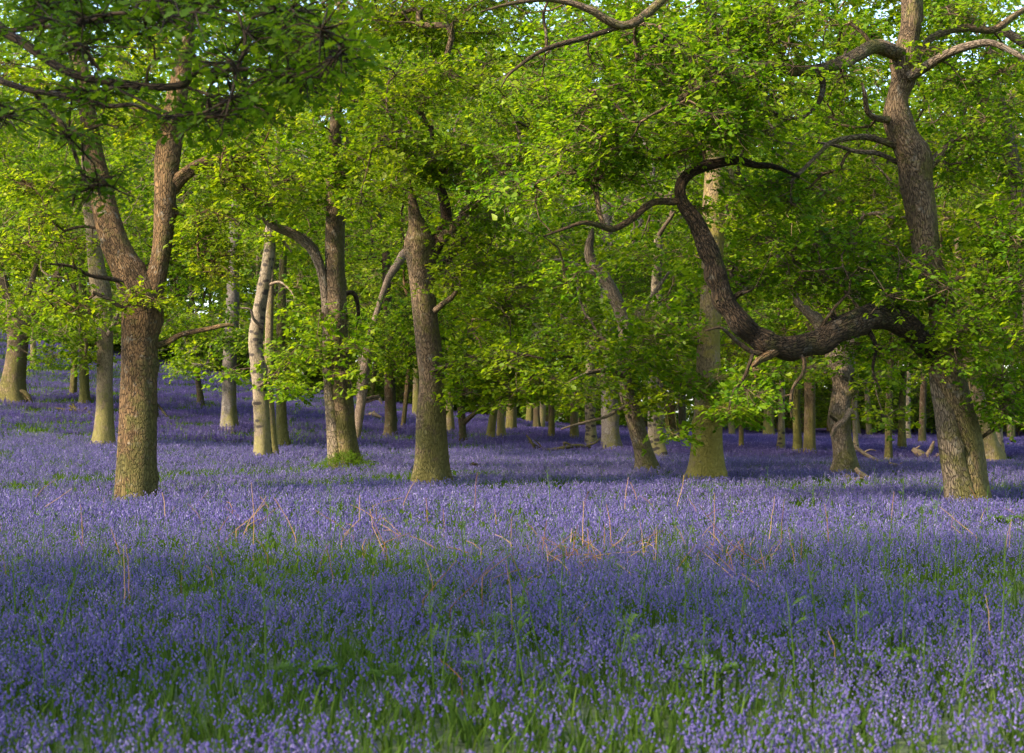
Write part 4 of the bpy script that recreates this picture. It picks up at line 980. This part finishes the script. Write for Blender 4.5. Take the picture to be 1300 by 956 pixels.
shoots = [shoot_mesh(400 + i, *(.55, 3, .13, .9) if i % 2 else (.72, 4, .10, 1.4)) for i in range(6)]
sp = [(165, 655), (40, 650), (240, 780), (350, 800), (430, 700), (500, 690), (552, 720), (1105, 740), (1130, 745), (1190, 770), (1210, 750), (1080, 780), (1040, 830), (860, 760), (935, 820), (930, 690), (870, 800), (650, 745), (660, 700), (722, 735), (760, 690), (805, 700), (965, 720), (1010, 740), (1075, 700), (1170, 700), (1240, 720), (1285, 790), (1270, 830), (1200, 840), (70, 820), (20, 790), (120, 760), (300, 735), (470, 815), (780, 840), (685, 820), (905, 660), (700, 660), (820, 665), (400, 640), (280, 650), (90, 640), (20, 640)]
rs = np.random.default_rng(41)
for i in range(120): sp.append((rs.uniform(-60, 1360), rs.uniform(625, 760) if i < 80 else rs.uniform(760, 930)))
for i, (px, py) in enumerate(sp):
    d = hit(px, py, .1); p = ray(px, py, d)
    o = obj('bracken_shoot', shoots[i % 6], None, (p[0], p[1], float(terrain(p[0], p[1])) - .01))
    o.rotation_euler = (rs.normal(0, .07), rs.normal(0, .07), rs.uniform(0, 6.28)); f = rs.uniform(.65, 1.1); o.scale = (f, f, f)
    tag(o, 'slender green bracken shoot standing up out of the bluebells', 'bracken shoot', 'green bracken shoots')
def fern_mesh(seed):
    r_ = np.random.default_rng(seed); V, Fc, off = [], [], 0
    for i in range(9):
        a = r_.uniform(0, 6.28)
        fv, ff = frond(r_, r_.uniform(.28, .42), np.array([*r_.normal(0, .03, 2), .06]), norm(np.array([math.cos(a), math.sin(a), 1.1])), r_.uniform(.5, .9), 13)
        V.append(fv); Fc.append(ff + off); off += len(fv)
    V, Fc = np.vstack(V), np.vstack(Fc)
    return mesh('fern', V, Fc, M['fern'], False, {'lv': ('FLOAT', 'FACE', np.clip(r_.normal(.45, .25, len(Fc)), 0, 1))})
ferns = [fern_mesh(500 + i) for i in range(4)]
for i, (px, py, lb) in enumerate([(385, 868, 'blurred green fern at the very front left of centre'), (500, 870, 'small fern at the very front near the middle'), (905, 870, 'fern at the very front right of centre'), (1130, 862, 'fern at the very front toward the right corner'),
                                  (60, 660, 'fern left of the foot of the forked oak'), (1205, 662, 'fern by the foot of the massive leaning oak'), (1275, 668, 'fern at the right edge beyond the massive leaning oak'), (900, 672, 'fern beneath the curved bough'), (182, 638, 'fern hugging the foot of the forked oak'), ]):
    d = hit(px, py, .1); p = ray(px, py, d)
    o = obj('fern', ferns[i % 4], None, (p[0], p[1], float(terrain(p[0], p[1])))); o.rotation_euler = (0, 0, rs.uniform(0, 6.28)); f = rs.uniform(.65, .9); o.scale = (f, f, f)
    tag(o, lb, 'fern', 'green ferns')

# ------------------------------------------------------------------ ivy mound, fallen wood
r = np.random.default_rng(61)
d = D_8 - .35; n = 420
px = r.normal(443, 30, n); keep = np.abs(px - 440) < 52; px = px[keep]; n = len(px)
A = np.stack([(px - 650) / F * d, d + r.normal(0, .55, n), np.zeros(n)], 1)
hgt = .44 * np.exp(-((px - 440) / 34) ** 2)
A[:, 2] = terrain(A[:, 0], A[:, 1]) + .12 + hgt * r.uniform(.2, 1, n)
v, f, lv, tw = place_sprays(A, 'near', r, .42)
o0 = np.array([(440 - 650) / F * d, d, float(terrain((440 - 650) / F * d, d))])
o = obj('ivy', mesh('ivy', v - o0, f, M['leaf_near'], False, {'lv': ('FLOAT', 'FACE', lv * .7)}), None, o0)
tag(o, 'dark green mound of ivy round the foot of the twin stemmed oak', 'ivy')

def wood(name, label, cat, base_py, polys, bark, lift=0.0):
    x0, y0 = polys[0][0][:2]
    d = hit(x0, base_py, .1); z0 = float(terrain((x0 - 650) / F * d, d)); o0 = np.array([(x0 - 650) / F * d, d, z0])
    parts = []
    for i, pl in enumerate(polys):
        P_ = np.array([ray(t[0], t[1], d + (t[3] if len(t) > 3 else 0)) for t in pl]); W_ = np.array([t[2] / 2 / F * d for t in pl])
        parts.append(sweep_trunk(P_, W_, 9, 700 + i + int(x0), .1, sub=4)[2])
    V, Fc, B = join(parts)
    return tag(obj(name, mesh(name, V - o0, Fc, M[bark], True, {'buv': ('FLOAT_VECTOR', 'POINT', B)}), None, o0), label, cat)
wood('fallen_bough', 'dark crooked dead bough lying across the bluebells right of centre', 'fallen bough', 576,
     [[(672, 560, 2), (678, 565, 4), (690, 571, 4, .2), (705, 570, 4, .1), (718, 568, 5), (735, 566, 5, .2), (750, 568, 3, .3)], [(668, 552, 1.5), (674, 560, 3), (681, 575, 2)], [(718, 568, 3), (716, 562, 3), (726, 565, 2)], [(745, 566, 3), (756, 562, 2), (762, 556, 1)], [(690, 571, 3), (684, 563, 2), (678, 558, 1)]], 'oak_dark')
wood('fallen_stick', 'short black stick curving out of the bluebells right of the stout central oak', 'stick', 598, [[(596, 590, 3), (604, 590, 5), (610, 594, 5), (616, 599, 3)], [(598, 590, 2), (602, 586, 1)]], 'oak_dark')
wood('fallen_branch', 'slanting fallen branch right of the gnarled burry oak', 'fallen branch', 590, [[(1084, 566, 4), (1096, 575, 5), (1108, 582, 5), (1120, 588, 4)], [(1096, 575, 3), (1104, 571, 2), (1112, 572, 1)]], 'deadwood')
wood('fallen_log', 'pale short log lying in front of the fallen branch at the right', 'log', 596, [[(1128, 588, 4), (1138, 591, 5), (1150, 594, 5), (1152, 594, 2)], [(1140, 591, 3), (1146, 587, 1)]], 'deadwood')
wood('fallen_log', 'pale splintered log heap left of the massive leaning oak', 'log', 586, [[(1158, 570, 5), (1166, 575, 10), (1176, 581, 10), (1184, 583, 8), (1192, 577, 6)], [(1176, 580, 7), (1182, 570, 6), (1186, 560, 3)], [(1190, 584, 5), (1196, 576, 4)], [(1160, 572, 4), (1168, 566, 2)]], 'deadwood')
wood('dead_wood', 'broken orange brown dead wood at the foot of the gnarled burry oak', 'dead wood', 612, [[(1072, 604, 9), (1078, 609, 9), (1082, 614, 4)], [(1086, 594, 5), (1092, 601, 7), (1102, 606, 5), (1108, 608, 2)], [(1082, 610, 6), (1095, 607, 4), (1104, 612, 2)]], 'deadwood')
wood('brushwood', 'arched brown dead branch at the foot of the far left oak', 'brushwood', 513, [[(8, 498, 4), (20, 496, 5), (30, 498, 6), (37, 505, 6), (40, 512, 3)], [(14, 504, 3), (26, 501, 3), (34, 508, 2)]], 'oak_brown')
wood('brushwood', 'low tangle of dark dead branches in front of the left bank', 'brushwood', 527, [[(88, 515, 3), (96, 520, 5), (108, 523, 6), (120, 526, 6), (124, 526, 3)], [(96, 519, 4), (92, 512, 2)], [(106, 522, 4), (110, 517, 2)], [(70, 518, 2), (84, 520, 3), (96, 521, 2)]], 'oak_brown')
wood('fallen_branch', 'pale forked dead branch on the far slope right of the leaning dead trunk', 'fallen branch', 532, [[(462, 511, 4), (470, 508, 5), (480, 505, 5), (483, 508, 4), (485, 513, 2)], [(464, 528, 4), (474, 526, 6), (484, 530, 3)], [(470, 526, 3), (476, 522, 2)]], 'deadwood')


# ------------------------------------------------------------------ light and camera
SUN_EL, SUN_AZ = 38.0, 240.0      # azimuth of the sun, clockwise from +Y
az, el = R(SUN_AZ), R(SUN_EL)
to_sun = np.array([math.sin(az) * math.cos(el), math.cos(az) * math.cos(el), math.sin(el)])
from mathutils import Vector
ld = bpy.data.lights.new('sun', 'SUN'); ld.energy = 3.2; ld.angle = R(5.0); ld.color = (1.0, 0.86, 0.66)
lo = bpy.data.objects.new('sun', ld); col.objects.link(lo)
lo.rotation_euler = Vector(to_sun).to_track_quat('Z', 'Y').to_euler()
w = bpy.data.worlds.new('World'); scene.world = w; w.use_nodes = True
nt = w.node_tree; bg = nt.nodes['Background']
sky = nt.nodes.new('ShaderNodeTexSky'); sky.sky_type = 'NISHITA'; sky.sun_disc = False
sky.sun_elevation = el; sky.sun_rotation = az; sky.dust_density = 1.5
nt.links.new(sky.outputs[0], bg.inputs[0]); bg.inputs[1].default_value = 0.15

cd = bpy.data.cameras.new('camera'); cam = bpy.data.objects.new('camera', cd); col.objects.link(cam)
cam.location = (0, 0, EYE); cam.rotation_euler = (R(90), 0, 0)
cd.sensor_width = 36; cd.lens = F / 1300 * 36; cd.shift_y = 52 / 1300
cd.clip_start = 0.1; cd.clip_end = 5000
cd.dof.use_dof = True; cd.dof.focus_distance = 28; cd.dof.aperture_fstop = 5.0
scene.camera = cam

scene.render.engine = 'CYCLES'
cy = scene.cycles
cy.max_bounces = 8; cy.diffuse_bounces = 6; cy.glossy_bounces = 2; cy.transmission_bounces = 4; cy.transparent_max_bounces = 4
cy.caustics_reflective = cy.caustics_refractive = False
cy.sample_clamp_indirect = 4.0
cy.use_denoising = True
vs = scene.view_settings
vs.view_transform = 'Standard'; vs.look = 'None'; vs.exposure = 2.12; vs.gamma = 1.0; vs.use_curve_mapping = False
